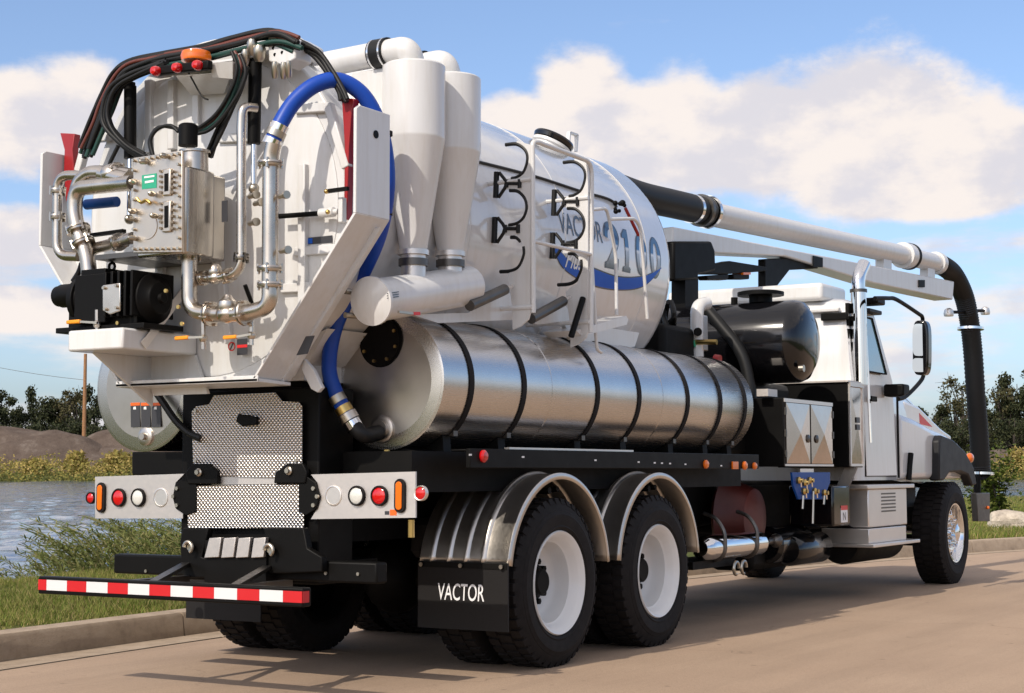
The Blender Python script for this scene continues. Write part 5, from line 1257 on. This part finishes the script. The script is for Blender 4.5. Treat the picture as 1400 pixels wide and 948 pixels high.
MB().lathe(RX(311, 428, XQ), (0, 0, 1), [(0, 0.045), (0.03, 0.055), (0.06, 0.05), (0.08, 0.028), (0.095, 0.02), (0.1, 0)], 18).build('check_valve', 'stainless_pipe', T)
MB().ball(RX(311, 430, XQ), 0.058, (1, 1.2, .85), 18, 12).build('check_valve', 'stainless_pipe', T)
MB().lathe(RX(294, 378, -2.14), (0, 0, 1), [(0, 0.032), (0.02, 0.038), (0.05, 0.034), (0.07, 0.016), (0.075, 0)], 18).build('check_valve', 'stainless_pipe', T)
MB().ball(RX(294, 380, -2.14), 0.040, (1, 1.3, .9), 18, 12).build('check_valve', 'stainless_pipe', T)
k = MB()
for x, y in ((345, 268), (352, 278), (386, 268), (388, 343), (345, 305)): k.lathe(RX(x, y, XQ), (-.4, -1, 0), [(-.03, .014), (.03, .014), (.032, .022), (.05, .022), (.05, 0)], 10)
part(k, 'drain_cocks', 'zinc')
# drop legs with orange handles
for (x, y0, y1, hx, hy, X_) in ((278, 440, 478, 249, 462, -2.18), (133, 424, 455, 101, 440, -2.34), (344, 438, 472, 315, 461, -2.12)):
    o = part(MB().cyl(RX(x, y0, X_), RX(x, y1, X_), 0.013, 10).ball(RX(x, (y0 + y1) / 2 + 4, X_), 0.024), 'drain_valve', 'stainless_pipe')
    MB().bar(RX(x, (y0 + y1) / 2 + 2, X_ - .02), RX(hx + 8, hy, X_ - .03), 0.012, 0.012).build('valve_lever', 'zinc', o); MB().bar(RX(hx - 9, hy + 1, X_ - .03), RX(hx + 9, hy - .5, X_ - .03), 0.022, 0.020).build('lever_grip', 'orange_grip', o, bevel=0.005)
# ---------------- black pump on its shelf
XS = -2.42
p00, p01 = RX(93, 451, XS), RX(168, 450, XS); zt_, zb3 = RX(130, 450, XS).z, RX(130, 479, XS).z
sh2 = part(MB().box((XS, p01.y, zb3), (-1.84, p00.y, zt_)), 'pump_shelf', 'white_paint', bevel=0.012)
k = MB(); k.prism([(-1.84, p01.y, zb3), (-1.84, p00.y, zb3), (-1.84, p00.y - .1, zb3 - 0.22), (-1.84, p01.y - 0.1, zb3 - 0.22)], (-0.02, 0, 0)); k.prism([(XS + .12, p00.y - .06, zb3 - .001), (-1.84, p00.y - .06, zb3 - .001), (-1.84, p00.y - .06, zb3 - 0.28)], (0, -.02, 0)); k.build('shelf_gusset', 'white_paint', sh2)
MB().bar(RY(250, 400, p01.y - .012), RY(196, 473, p01.y - .012), 0.05, 0.006, (0, 1, 0)).build('shelf_brace', 'aluminium', sh2)
k = MB()
yc = (p00.y + p01.y) / 2
def PB(x, y, X=-2.2): return RX(x, y, X)
c0, c1_ = PB(104, 412), PB(214, 412)
k.lathe(PB(112, 412), (0, -1, 0), [(0, .12), (.02, .14), (.06, .145), (.065, .125), (.12, .125), (.125, .14), (.17, .14), (.18, .12), (.30, .12), (.31, .135), (.34, .135), (.36, .10), (.42, .085), (.43, 0)], 28)
k.box((-2.33, PB(100, 440).y, zt_), (-2.02, PB(220, 440).y, zt_ + .03)); k.box((-2.30, PB(112, 430).y, zt_ + .02), (-2.08, PB(205, 430).y, zt_ + .12))
for i in range(7):
    y = PB(168 + i * 6, 400).y; k.lathe((-2.2, y, PB(168, 412).z), (0, 1, 0), [(-.004, 0), (-.004, .146), (.004, .146), (.004, 0)], 24)
k.lathe((-2.2, PB(206, 412).y, PB(168, 412).z), (0, -1, 0), [(-.02, .14), (.03, .14), (.05, .10), (.075, .085), (.08, .03), (.10, .028), (.10, 0)], 24)
k.box((-2.345, PB(128, 430).y, PB(128, 446).z), (-2.06, PB(170, 430).y, PB(128, 381).z)); k.box((-2.32, PB(132, 400).y, PB(128, 384).z), (-2.10, PB(165, 400).y, PB(128, 373).z))
for i in range(5): y = PB(172 + i * 9, 400).y; k.box((-2.36, y - .009, PB(128, 440).z), (-2.04, y + .009, PB(128, 380).z))
pump = part(k, 'pump', 'black_paint', smooth=35, bevel=.006)
MB().lathe(PB(100, 404, -2.26), (0, 1, 0), [(-.06, .07), (0, .066), (.08, .066), (.09, .060), (.115, .058), (.12, 0)], 24).build('pump_motor', 'black_paint', pump)
c = PB(153, 365, -2.2); MB().tube([c + Vector((0, .022 * math.cos(a), .022 * math.sin(a))) for a in [i * 2 * math.pi / 14 for i in range(14)]], 0.008, 8, closed=True).cyl(c - Vector((0, 0, .07)), c - Vector((0, 0, .02)), .01, 8).build('lifting_eye', 'black_paint', pump)
rx_poly([(140, 390), (164, 387), (164, 425), (150, 430), (140, 425)], -2.372, 0.02, 'inlet_flange', 'stainless_pipe', pump, bevel=.004)
k = MB(); k.bolts([RX(*q_, -2.373) for q_ in ((143, 394), (160, 391), (160, 421), (145, 423))], (-1, 0, 0), .009, .014, 8); k.build('bolts', 'zinc', pump)
k = MB(); k.bolts([RX(*q_, -2.33) for q_ in ((162, 442), (228, 398), (250, 443), (245, 420))], (-1, 0, 0), .011, .012, 8); k.build('bolts', 'brass', pump)
part(MB().tube(spline([PB(100, 385, -2.15), PB(108, 372, -2.15), PB(112, 360, -2.15)]), .016, 8), 'hydraulic_hose', 'hose_rubber')
part(MB().cyl(RX(118, 280, -2.05), RX(160, 276, -2.05), 0.03, 14), 'blue_coupling', 'blue_panel'); part(MB().bar(RX(125, 322, -2.1), RX(170, 316, -2.1), .03, .02), 'support_bar', 'black_paint')
part(MB().box((-2.3, RX(186, 352, -2.3).y - .13, RX(130, 352, -2.3).z - .015), (-1.84, RX(130, 352, -2.3).y, RX(130, 352, -2.3).z + .012)), 'box_shelf', 'dark_metal')
# ---------------- door furniture
o = part(MB().cyl(RX(382, 296, -1.9), RX(438, 292, -1.9), 0.014, 12), 'latch_rod', 'black_paint'); MB().lathe(RX(438, 292, -1.9), (0, -1, 0), [(0, .026), (.09, .026), (.095, .016), (.12, .016), (.12, 0)], 14).build('rod_sleeve', 'white_paint', o); MB().bar(RX(446, 262, -1.95), RX(476, 258, -1.95), .022, .02).build('latch_arm', 'black_paint', o); MB().box(RX(462, 270, -1.92), RX(474, 305, -1.88)).build('latch_bracket', 'white_paint', o, bevel=.004)
for x, y in ((446, 262), (448, 290)): MB().ball(RX(x, y, -1.97), .013).build('grease_nipple', 'brass', o)
o = rx_poly([(414, 326), (454, 322), (454, 332), (414, 335)], XD - 0.016, 0.003, 'maker_plate', 'decal_grey', door); rx_poly([(415, 327), (427, 325.8), (427, 333), (415, 334)], XD - 0.018, 0.001, 'plate_emblem', 'decal_blue', door)
o = rx_poly([(324, 464), (338, 463), (338, 485), (324, 486)], XD - 0.05, 0.002, 'warning_label', 'decal_grey', door); rx_poly([(324, 472), (338, 471), (338, 475), (324, 476)], XD - 0.052, 0.001, 'warning_label', 'decal_red', door)
MB().lathe(RX(317, 474, XD - 0.05), (-1, 0, 0), [(0, .026), (.002, .026), (.002, .019), (0, .019)], 20, closed=True).build('prohibition_sign', 'decal_red', door); MB().bar(RX(315, 478, XD - .051), RX(319, 469, XD - .051), .008, .002, (1, 0, 0)).build('prohibition_sign', 'decal_grey', door)
part(MB().tube(RYs([(335, 390), (350, 430)], RX(340, 410, -1.92).y), .012, 8), 'prop_rod', 'black_paint')
# ---------------- blue fill hose
hb_ = [(374, 190, -2.16), (384, 168, -2.14), (402, 140, -2.08), (430, 117, -2.0), (462, 110, -1.9), (494, 128, -1.80), (516, 165, -1.72), (527, 210, -1.66), (529, 260, -1.62), (520, 315, -1.56), (500, 365, -1.50), (472, 415, -1.46), (455, 460, -1.44), (450, 505, -1.42), (460, 540, -1.40), (474, 566, -1.38)]
bh = part(MB().tube(spline([RX(*q_) for q_ in hb_], 7), 0.0435, 20), 'fill_hose', 'blue_hose', smooth=70)
d0 = (RX(384, 168, -2.14) - RX(374, 190, -2.16)).normalized(); c = RX(374, 190, -2.16)
for e, r, m_ in ((-.02, .052, 'chrome'), (.03, .054, 'zinc'), (.065, .052, 'chrome')): MB().tube([c + d0 * (e - .018), c + d0 * (e + .018)], r, 20).build('hose_clamp', m_, bh)
c = RX(474, 566, -1.38); d1 = (RX(486, 586, -1.36) - c).normalized()
for e, r, m_ in ((-.10, .049, 'zinc'), (-.03, .05, 'brass'), (.02, .056, 'stainless_pipe'), (.07, .05, 'chrome')): MB().tube([c + d1 * (e - .02), c + d1 * (e + .025)], r, 20).build('hose_clamp', m_, bh)
MB().tube(rounded([c + d1 * .06, RX(496, 597, -1.36), RX(518, 592, -1.2)], .08), 0.044, 16).build('outlet_elbow', 'hose_rubber', bh)
for q_ in ((525, 183, -1.70), (525, 292, -1.585)):
    cc = RX(*q_); MB().tube([cc - Vector((0, 0, .012)), cc + Vector((0, 0, .012))], .0465, 20).build('cable_tie', 'rubber', bh)
o = part(MB().cyl(RX(529, 615, -1.25), RX(529, 642, -1.25), .018, 10), 'tank_drain', 'brass'); MB().bar(RX(492, 633.5, -1.27), RX(513, 633, -1.27), .02, .018).build('lever_grip', 'orange_grip', o); MB().bar(RX(513, 633, -1.27), RX(528, 631, -1.26), .01, .01).build('valve_lever', 'zinc', o)
part(MB().cyl(RX(562, 711, -1.5), RX(562, 735, -1.5), .018, 10), 'air_coupling', 'brass')
# ---------------- between barrel and cab
o = part(MB().lathe((4.32, -1.20, 2.285), (0, 1, 0), [(-0.03, 0.0), (-0.025, 0.12), (0.0, 0.25), (0.05, 0.33), (0.11, 0.352), (2.20, 0.352), (2.26, 0.33), (2.33, 0.2), (2.35, 0.0)], 56), 'hydraulic_tank', 'gloss_black', smooth=40)
MB().lathe(RX(1040, 408, 4.32), (0, 0, 1), [(-.04, .10), (.02, .10), (.02, .20), (.05, .20), (.06, .16), (.06, 0)], 28).build('filler_cap', 'black_paint', o); MB().cyl(RX(1004, 418, 4.32), RX(1004, 407, 4.32), .03, 10).build('breather', 'black_paint', o)
MB().lathe(RX(1099, 505, 4.2) + Vector((-.1, 0, 0)), (0, -1, 0), [(0, .03), (.04, .03), (.04, 0)], 12).build('drain_plug', 'zinc', o)
part(MB().tube(spline([RX(x, y, 3.95) for x, y in ((966, 422), (985, 445), (1005, 470), (1018, 495), (1025, 530), (1027, 560))]), 0.05, 14), 'return_hose', 'hose_rubber')
o = part(MB().tube(rounded([RX(953, 495, 3.4), RX(953, 418, 3.4), RX(966, 415, 3.55)], .12), .055, 16), 'breather_pipe', 'white_paint'); MB().box(RX(944, 480, 3.38), RX(968, 432, 3.5)).build('valve_block', 'aluminium', o, bevel=.01); MB().cyl(RX(954, 454, 3.3), RX(954, 454, 3.4), .035, 14).build('gauge', 'black_paint', o)
part(MB().cyl(RX(925, 468, 3.35), RX(980, 468, 3.35), .022, 10), 'manifold', 'brass'); part(MB().cyl(RX(943, 470, 3.34), RX(951, 470, 3.34), .03, 10), 'green_union', 'decal_green')
part(MB().cyl(RX(977, 492, 3.25), RX(984, 493, 3.25), .045, 14), 'tank_cap', 'red_paint')
for i in range(9):
    x = 905 + rng.uniform(-8, 14); P = [RX(x + rng.uniform(-6, 6), 415 + j * 17 + rng.uniform(-3, 3), 3.1 + rng.uniform(-.1, .2)) for j in range(5)]
    part(MB().tube(spline(P, 5), .022, 8), 'hydraulic_hose', 'hose_rubber')
part(MB().box((2.75, -0.6, 1.5), (3.35, 0.6, 2.35)), 'pump_drive', 'chassis_black', bevel=.05)
part(MB().box((3.45, -0.80, 1.3), (4.9, 0.8, 1.95)), 'blower', 'chassis_black', bevel=.06)
part(MB().lathe((3.6, -.5, 2.1), (0, 1, 0), [(0, .0), (0, .16), (.7, .16), (.7, 0)], 20), 'blower_silencer', 'chassis_black')
# tool box and its two doors
bx = part(MB().box((3.86, -1.14, 1.225), (5.0, -0.70, 1.79)), 'tool_box', 'black_paint', bevel=.006)
for xa, xb in ((3.90, 4.43), (4.46, 4.97)):
    g = MB(); xm = (xa + xb) / 2; g.add([(xa, -1.1405, 1.25), (xb, -1.1405, 1.25), (xb, -1.1405, 1.75), (xa, -1.1405, 1.75), (xa, -1.150, 1.25), (xb, -1.150, 1.25), (xb, -1.150, 1.75), (xa, -1.150, 1.75), (xm, -1.172, 1.50)], [(0, 1, 5, 4), (1, 2, 6, 5), (2, 3, 7, 6), (3, 0, 4, 7), (4, 5, 8), (5, 6, 8), (6, 7, 8), (7, 4, 8)])
    d = g.build('tool_box_door', 'toolbox_steel', bx, None)
MB().box((3.87, -1.148, 1.755), (5.0, -1.141, 1.785)).box((3.87, -1.148, 1.228), (5.0, -1.141, 1.245)).build('box_trim', 'aluminium', bx)
for X_ in (4.36, 4.56): MB().lathe((X_, -1.160, 1.46), (0, -1, 0), [(0, .035), (.006, .035), (.012, .02), (.016, 0)], 16).build('door_latch', 'dark_metal', bx)
k = MB()
for X_ in (3.885, 4.985):
    for z in (1.33, 1.5, 1.68): k.box((X_ - .012, -1.156, z - .03), (X_ + .012, -1.141, z + .03))
k.build('hinges', 'dark_metal', bx)
part(MB().box((3.76, -1.05, 1.80), (3.96, -.95, 1.86)), 'cabinet_handle', 'panel_aluminium')
part(MB().box((5.42, -1.14, 1.22), (5.79, -0.45, 1.99)), 'side_cabinet', 'black_paint', bevel=.008)
part(MB().box((5.40, -1.15, 1.99), (5.80, -0.45, 2.005)), 'cabinet_lid', 'panel_aluminium')
g = MB(); g.add([(5.44, -1.145, 1.25), (5.77, -1.145, 1.25), (5.77, -1.145, 1.95), (5.44, -1.145, 1.95), (5.605, -1.162, 1.60)], [(0, 1, 4), (1, 2, 4), (2, 3, 4), (3, 0, 4)])
p_ = part(g, 'heat_shield', 'toolbox_steel', smooth=None)
MB().box((5.42, -1.156, 1.23), (5.445, -1.1405, 1.985)).box((5.765, -1.156, 1.23), (5.79, -1.1405, 1.985)).box((5.446, -1.156, 1.23), (5.764, -1.1405, 1.252)).build('shield_frame', 'aluminium', p_)
for z in (1.95,): MB().box((5.42, -1.165, z), (5.79, -1.156, z + .04)).build('shield_trim', 'aluminium', p_)
MB().box((5.56, -1.166, 1.56), (5.65, -1.163, 1.61)).build('label', 'decal_grey', p_); MB().box((5.56, -1.166, 1.625), (5.65, -1.163, 1.675)).build('label', 'decal_grey', p_)
# blue control panel with brass valves
P_ = [RY(x, y, -1.15) for x, y in ((1083, 646), (1135, 646), (1135, 660), (1126, 683), (1092, 683), (1085, 664))]
cp = part(MB().prism(P_, (0, .02, 0)), 'control_panel', 'blue_panel', bevel=.003)
MB().box(RY(1094, 641, -1.13), RY(1108, 646, -1.1)).build('panel_hook', 'aluminium', cp)
for x, y in ((1090, 657), (1098, 660), (1105, 657), (1097, 672), (1112, 672), (1125, 674)):
    c = RY(x, y, -1.15); MB().lathe(c, (0, -1, 0), [(0, .028), (.02, .030), (.035, .018), (.05, .018), (.05, 0)], 12).build('valve_knob', 'brass', cp); MB().cyl(c + Vector((0, -.03, .01)), c + Vector((.01, -.03, -.055)), .008, 8).build('valve_lever', 'chrome', cp)
for x, y0, y1 in ((1112, 672, 716), (1098, 678, 696), (1127, 678, 690)): MB().cyl(RY(x, y0, -1.17), RY(x - 1, y1, -1.17), .011, 8).build('valve_stem', 'zinc', cp)
# polished air reservoir with straps
ar = part(MB().lathe((0, -0.90, 0.597), (1, 0, 0), [(2.74, 0), (2.74, .06), (2.78, .09), (2.84, .098), (3.84, .098), (3.90, .09), (3.94, .06), (3.94, 0)], 32), 'air_tank', 'chrome', smooth=40)
for X_ in (2.98, 3.62):
    k = MB(); k.tube([Vector((X_, -0.90 + .101 * math.cos(a), .597 + .101 * math.sin(a))) for a in [R_(-200 + i * 20) for i in range(13)]], .016, 8); k.tube(spline([Vector((X_, -1.0, .60)), Vector((X_, -.99, .72)), Vector((X_, -.92, .82)), Vector((X_, -.82, .86))], 5), .016, 8); k.build('tank_strap', 'dark_metal', ar)
part(MB().cyl((3.94, -.9, .6), (4.35, -.85, .6), .03, 12).ball((4.3, -.88, .6), .06), 'drain_linkage', 'dark_metal')
k = MB(); 
for X_ in (3.3, 3.45): k.tube([Vector((X_ + .05 * math.cos(a), -.95, .42 + .05 * math.sin(a))) for a in [R_(i * 24) for i in range(12)]], .014, 8)
part(k, 'hanger_hooks', 'zinc')
part(MB().box((2.6, -.9, .44), (3.4, -.55, .50)), 'exhaust_shelf', 'chassis_black')
# hose reel / transfer case glimpsed under the box
part(MB().lathe((4.05, -.55, .80), (0, -1, 0), [(0, 0), (0, .34), (.03, .36), (.10, .30), (.25, .24), (.28, .10), (.28, 0)], 32), 'transfer_case', 'rust_red', smooth=40)
for X_, Y_, Z_, r in ((4.9, -.7, .55, .16), (5.15, -.8, .5, .14)):
    part(MB().lathe((X_, Y_, Z_), (1, 0, 0), [(-.4, 0), (-.4, r * .8), (-.36, r), (.36, r), (.4, r * .8), (.4, 0)], 24), 'air_tank', 'gloss_black')
o = part(MB().box((5.05, -1.12, .70), (5.48, -.7, 1.06)), 'filter_box', 'gloss_black', bevel=.02)
MB().box((5.23, -1.123, .73), (5.40, -1.1205, .86)).build('label', 'decal_white', o); MB().box((5.23, -1.124, .84), (5.40, -1.1232, .88)).build('label_band', 'decal_red', o)
text_on(o, 'label_print', 'N', (5.28, -1.1235, .75), (5.35, -1.1235, .75), (5.28, -1.1235, .82), 'decal_grey', (0, -.001, 0))
part(MB().bar(RY(1165, 636, -1.1), RY(1150, 672, -1.0), .12, .1), 'exhaust_elbow', 'dark_metal')
part(MB().box((4.2, -.7, .34), (5.5, -.3, .6)), 'muffler', 'chassis_black', bevel=.06)
# battery box with step
bb = part(MB().box((5.92, -1.14, .665), (7.05, -.66, 1.02)), 'battery_box', 'aluminium', bevel=.01)
MB().box((5.80, -1.18, 1.022), (7.18, -.62, 1.06)).build('upper_step', 'aluminium', bb, bevel=.006); MB().box((5.86, -1.16, .52), (6.95, -.7, .655)).build('step_riser', 'aluminium', bb, bevel=.006); MB().box((5.82, -1.22, .485), (7.20, -.7, .518)).build('lower_step', 'aluminium', bb, bevel=.006)
k = MB()
for i in range(6): k.box((6.28, -1.1425, .80 + i * .033), (6.70, -1.1405, .815 + i * .033))
k.build('vent_louvres', 'dark_metal', bb)
part(MB().lathe((0, -.86, .52), (1, 0, 0), [(5.9, 0), (5.9, .18), (5.94, .2), (7.2, .2), (7.24, .18), (7.24, 0)], 28), 'under_step_tank', 'chassis_black')
# ---------------- cab
def cab_y(z): return 1.085 if z <= 2.05 else 1.085 - 0.07 * (z - 2.05) / 0.85
prof = [(5.74, 1.10), (5.72, 1.6), (5.70, 2.05), (5.72, 2.68), (5.80, 2.80), (6.0, 2.87), (6.30, 2.87), (6.48, 2.76), (6.84, 2.08), (6.95, 1.6), (6.95, 1.10)]
g = MB(); vs = []; fs = []; n = len(prof)
cols = [-1, -.985, -.9, -.5, 0, .5, .9, .985, 1]
for u in cols:
    for x, z in prof:
        inset = .05 if abs(u) == 1 else 0
        zz = z - (abs(u) ** 4) * .10 * max(0, (z - 2.6) / .27); vs.append((x + (.03 if x < 6 else -.03) * (abs(u) == 1), u * cab_y(z), zz))
for i in range(len(cols) - 1):
    for j in range(n): a_, b_ = i * n + j, i * n + (j + 1) % n; fs.append((a_, b_, b_ + n, a_ + n))
fs.append(tuple(range(n))[::-1]); fs.append(tuple((len(cols) - 1) * n + j for j in range(n)))
g.v = vs; g.f = [f[::-1] for f in fs]; cab = part(g, 'cab', 'body_white', smooth=40)
MB().prism([(5.70, -.80, 2.78), (5.70, .80, 2.78), (5.72, .80, 2.95), (5.72, -.80, 2.95)], (0.66, 0, 0)).build('roof_fairing', 'white_paint', cab, bevel=.04, seg=4)
MB().box((5.655, -.98, 2.66), (5.715, .98, 2.70)).build('roof_gutter', 'white_paint', cab, bevel=.01)
MB().box((5.66, -1.06, 2.58), (5.70, -.80, 2.65)).build('rear_lamp_bar', 'black_paint', cab, bevel=.01)
for s in (-1, 1):
    def sy(z, o=0.0): return s * (cab_y(z) + o)
    dpoly = [(6.0, 1.14), (6.88, 1.14), (6.80, 2.06), (6.42, 2.72), (6.03, 2.72)]
    d = MB().prism([(x, sy(z, .004), z) for x, z in dpoly], (0, s * .014, 0)).build('cab_door', 'body_white', cab, bevel=.006)
    k = MB(); k.tube([Vector((x, sy(z, .002), z)) for x, z in dpoly], .012, 6, closed=True); k.build('door_gap', 'rubber', cab)  # black tube added for the shade in the gap round the door
    wp = [(6.08, 2.12), (6.60, 2.12), (6.34, 2.64), (6.08, 2.64)]
    MB().prism([(x, sy(z, .020), z) for x, z in wp], (0, s * .004, 0)).build('door_window', 'glass', cab)
    k = MB(); P_ = [Vector((x, sy(z, .024), z)) for x, z in wp]; k.tube(P_, .014, 6, closed=True); k.build('window_seal', 'rubber', cab)
    MB().box((6.08, sy(1.9, .02), 1.84), (6.24, sy(1.9, .05), 1.89)).build('door_handle', 'black_paint', cab, bevel=.006)
    MB().tube([Vector((6.00, sy(1.5, .06), 1.45)), Vector((6.00, sy(2.4, .06), 2.45))], .016, 8).build('grab_rail', 'chrome', cab)
    MB().prism([(x, sy(z, -.03), z) for x, z in ((6.46, 2.68), (6.74, 2.16), (6.70, 2.14), (6.42, 2.68))], (0, s * .04, 0)).build('windscreen_pillar', 'black_paint', cab)
    MB().box((6.08, sy(2.7, .01), 2.68), (6.44, sy(2.7, .10), 2.72)).build('rain_visor', 'grey_plastic', cab, bevel=.01)
MB().prism([(6.51, -.84, 2.72), (6.83, -.98, 2.12), (6.83, .98, 2.12), (6.51, .84, 2.72)], (.012, 0, .008)).build('windscreen', 'glass', cab)
# hood and fenders
secs = [(6.97, 1.02, 2.12, 1.10), (7.34, .99, 2.12, 1.08), (7.7, .955, 2.10, 1.08), (8.2, .90, 2.03, 1.06), (8.7, .84, 1.90, 1.04), (9.15, .77, 1.76, 1.02), (9.50, .70, 1.62, 1.0), (9.62, .64, 1.50, 1.0)]
g = MB(); vs = []; fs = []; M = 25
for X_, w_, zt2, zb4 in secs:
    for j in range(M):
        a = math.pi * j / (M - 1); c_, s_ = math.cos(a), math.sin(a); e = .26
        vs.append((X_, w_ * math.copysign(abs(c_) ** e, c_), zb4 + (zt2 - zb4) * abs(s_) ** e))
for i in range(len(secs) - 1):
    for j in range(M - 1): a_ = i * M + j; fs.append((a_, a_ + 1, a_ + M + 1, a_ + M))
fs.append(tuple(range(M))[::-1]); fs.append(tuple((len(secs) - 1) * M + j for j in range(M)))
g.v = vs; g.f = [f[::-1] for f in fs]; hood = part(g, 'hood', 'body_white', smooth=50)
for s in (-1, 1):
    fp = [(7.0, 1.10), (7.0, 1.76), (7.5, 1.72), (7.85, 1.67), (8.10, 1.63), (8.60, 1.58), (9.05, 1.50), (9.36, 1.30), (9.42, 1.10)]
    fd = MB().prism([(x, s * .62, z) for x, z in fp], (0, s * .48, 0)).build('front_fender', 'body_white', hood, bevel=.07, seg=4)
    fl = [(8.02, 1.085), (8.06, 1.50), (8.14, 1.56), (8.55, 1.52), (9.00, 1.40), (9.33, 1.22), (9.42, 1.04), (9.26, 1.02), (9.10, 1.14), (8.8, 1.18), (8.4, 1.17), (8.2, 1.09)]
    MB().prism([(x, s * 1.07, z) for x, z in fl], (0, s * .11, 0)).build('fender_flare', 'grey_plastic', hood, bevel=.02)
    MB().ball((9.30, s * 1.14, 1.33), .07, (1.2, .6, .8)).build('turn_lamp', 'amber_lens', hood)
c = RY(1266, 575, -.80)
MB().prism([RY(x, y, -.95) for x, y in ((1236, 548), (1257, 556), (1272, 571), (1287, 586), (1301, 596), (1301, 625), (1236, 625))], (0, .34, 0)).build('lamp_cowl', 'body_white', hood, bevel=.03, seg=3)
MB().prism([RY(x, y, -.953) for x, y in ((1257, 565), (1275, 584), (1258, 580))], (0, .005, 0)).build('hood_flash', 'decal_red', hood)
MB().tube([Vector((7.2, -1.115, 1.10)), Vector((7.22, -1.125, 1.24)), Vector((7.27, -1.12, 1.36))], [.03, .026, .03], 8).build('hood_strap', 'black_paint', hood)
part(MB().box((9.62, -.6, 1.0), (9.68, .6, 1.5)), 'grille', 'chrome'); part(MB().box((9.55, -.88, .48), (9.68, .88, .84)), 'front_bumper', 'chrome', bevel=.03)
part(MB().lathe((7.42, -1.05, 2.02), (0, -1, 0), [(0, .13), (.08, .12), (.1, .0)], 4), 'cowl_vent', 'black_paint') if False else None
# exhaust stack
sx = RY(1175, 470, -1.12).x
st0 = part(MB().tube([Vector((sx, -1.12, 1.98)), Vector((sx, -1.12, 2.86))], .072, 28), 'exhaust_stack', 'chrome', smooth=60)
MB().tube(rounded([Vector((sx, -1.12, 2.84)), Vector((sx, -1.12, 2.98)), Vector((sx + .12, -1.14, 3.12))], .14), .062, 24, cap=False).build('stack_tip', 'chrome', st0); MB().tube([Vector((sx, -1.12, 2.84)), Vector((sx, -1.12, 2.87))], .080, 24).build('stack_clamp', 'dark_metal', st0)
MB().cyl((sx + .105, -1.136, 3.105), (sx + .112, -1.138, 3.112), .060, 20).build('stack_mouth', 'chassis_black', st0)  # black disc added to darken the bright inside of the pipe end
MB().tube([Vector((6.965, -1.092, 1.12)), Vector((6.965, -1.092, 2.02))], .012, 6).build('hood_gap', 'rubber', hood)
k = MB()
for i in range(6): k.box((sx - .085, -1.05, 2.05 + i * .12), (sx + .02, -1.02, 2.14 + i * .12))
k.build('stack_guard', 'black_paint', st0)
# mirrors
mp = spline(RYs([(1196, 408), (1214, 408), (1226, 410), (1254, 428), (1261, 434), (1261, 444)], -1.40), 5); mi = part(MB().tube(mp, .020, 10), 'mirror_arm', 'black_paint', smooth=60)
MB().tube(spline(RYs([(1261, 505), (1261, 518), (1240, 541), (1228, 546)], -1.40), 5), .020, 10).build('mirror_arm', 'black_paint', mi)
XM = 6.5
def oval(x0, x1, y0, y1, X, n=28, e=0.5):
    q = []
    for i in range(n):
        a = 2 * math.pi * i / n; c_, s_ = math.cos(a), math.sin(a)
        q.append(RX((x0 + x1) / 2 + (x1 - x0) / 2 * math.copysign(abs(c_) ** e, c_), (y0 + y1) / 2 + (y1 - y0) / 2 * math.copysign(abs(s_) ** e, s_), X))
    return q
MB().prism(oval(1247, 1269, 438, 513, XM), (.13, 0, 0)).build('mirror_head', 'gloss_black', mi, bevel=.02, seg=3)
def tilt(q): return [Vector((XM - .040 + .4 * (-1.40 - v.y), v.y, v.z)) for v in q]
MB().prism(tilt(oval(1249, 1265, 443, 487, XM)), (.03, 0, 0)).build('mirror_glass', 'mirror_glass', mi)
MB().prism(tilt(oval(1249, 1265, 490, 509, XM)), (.03, 0, 0)).build('mirror_glass', 'mirror_glass', mi)
o = part(MB().box((6.52, -1.30, 1.90), (6.72, -1.10, 2.02)), 'mirror_base', 'black_paint', bevel=.02)
o = part(MB().box((6.10, -1.20, 2.76), (6.34, -1.00, 2.82)), 'mirror_base', 'black_paint', bevel=.015)
# small fastenings stay joined
for o in bpy.data.objects:
    if o.name.split('.')[0] in ('studs', 'bolts', 'fittings', 'drain_cocks', 'gauge_bolts', 'hinges', 'stencil_marks', 'punched_holes', 'hydraulic_fittings', 'vent_louvres', 'hanger_hooks', 'stack_guard', 'valve_cluster', 'cap_hinge'): o['kind'] = 'stuff'
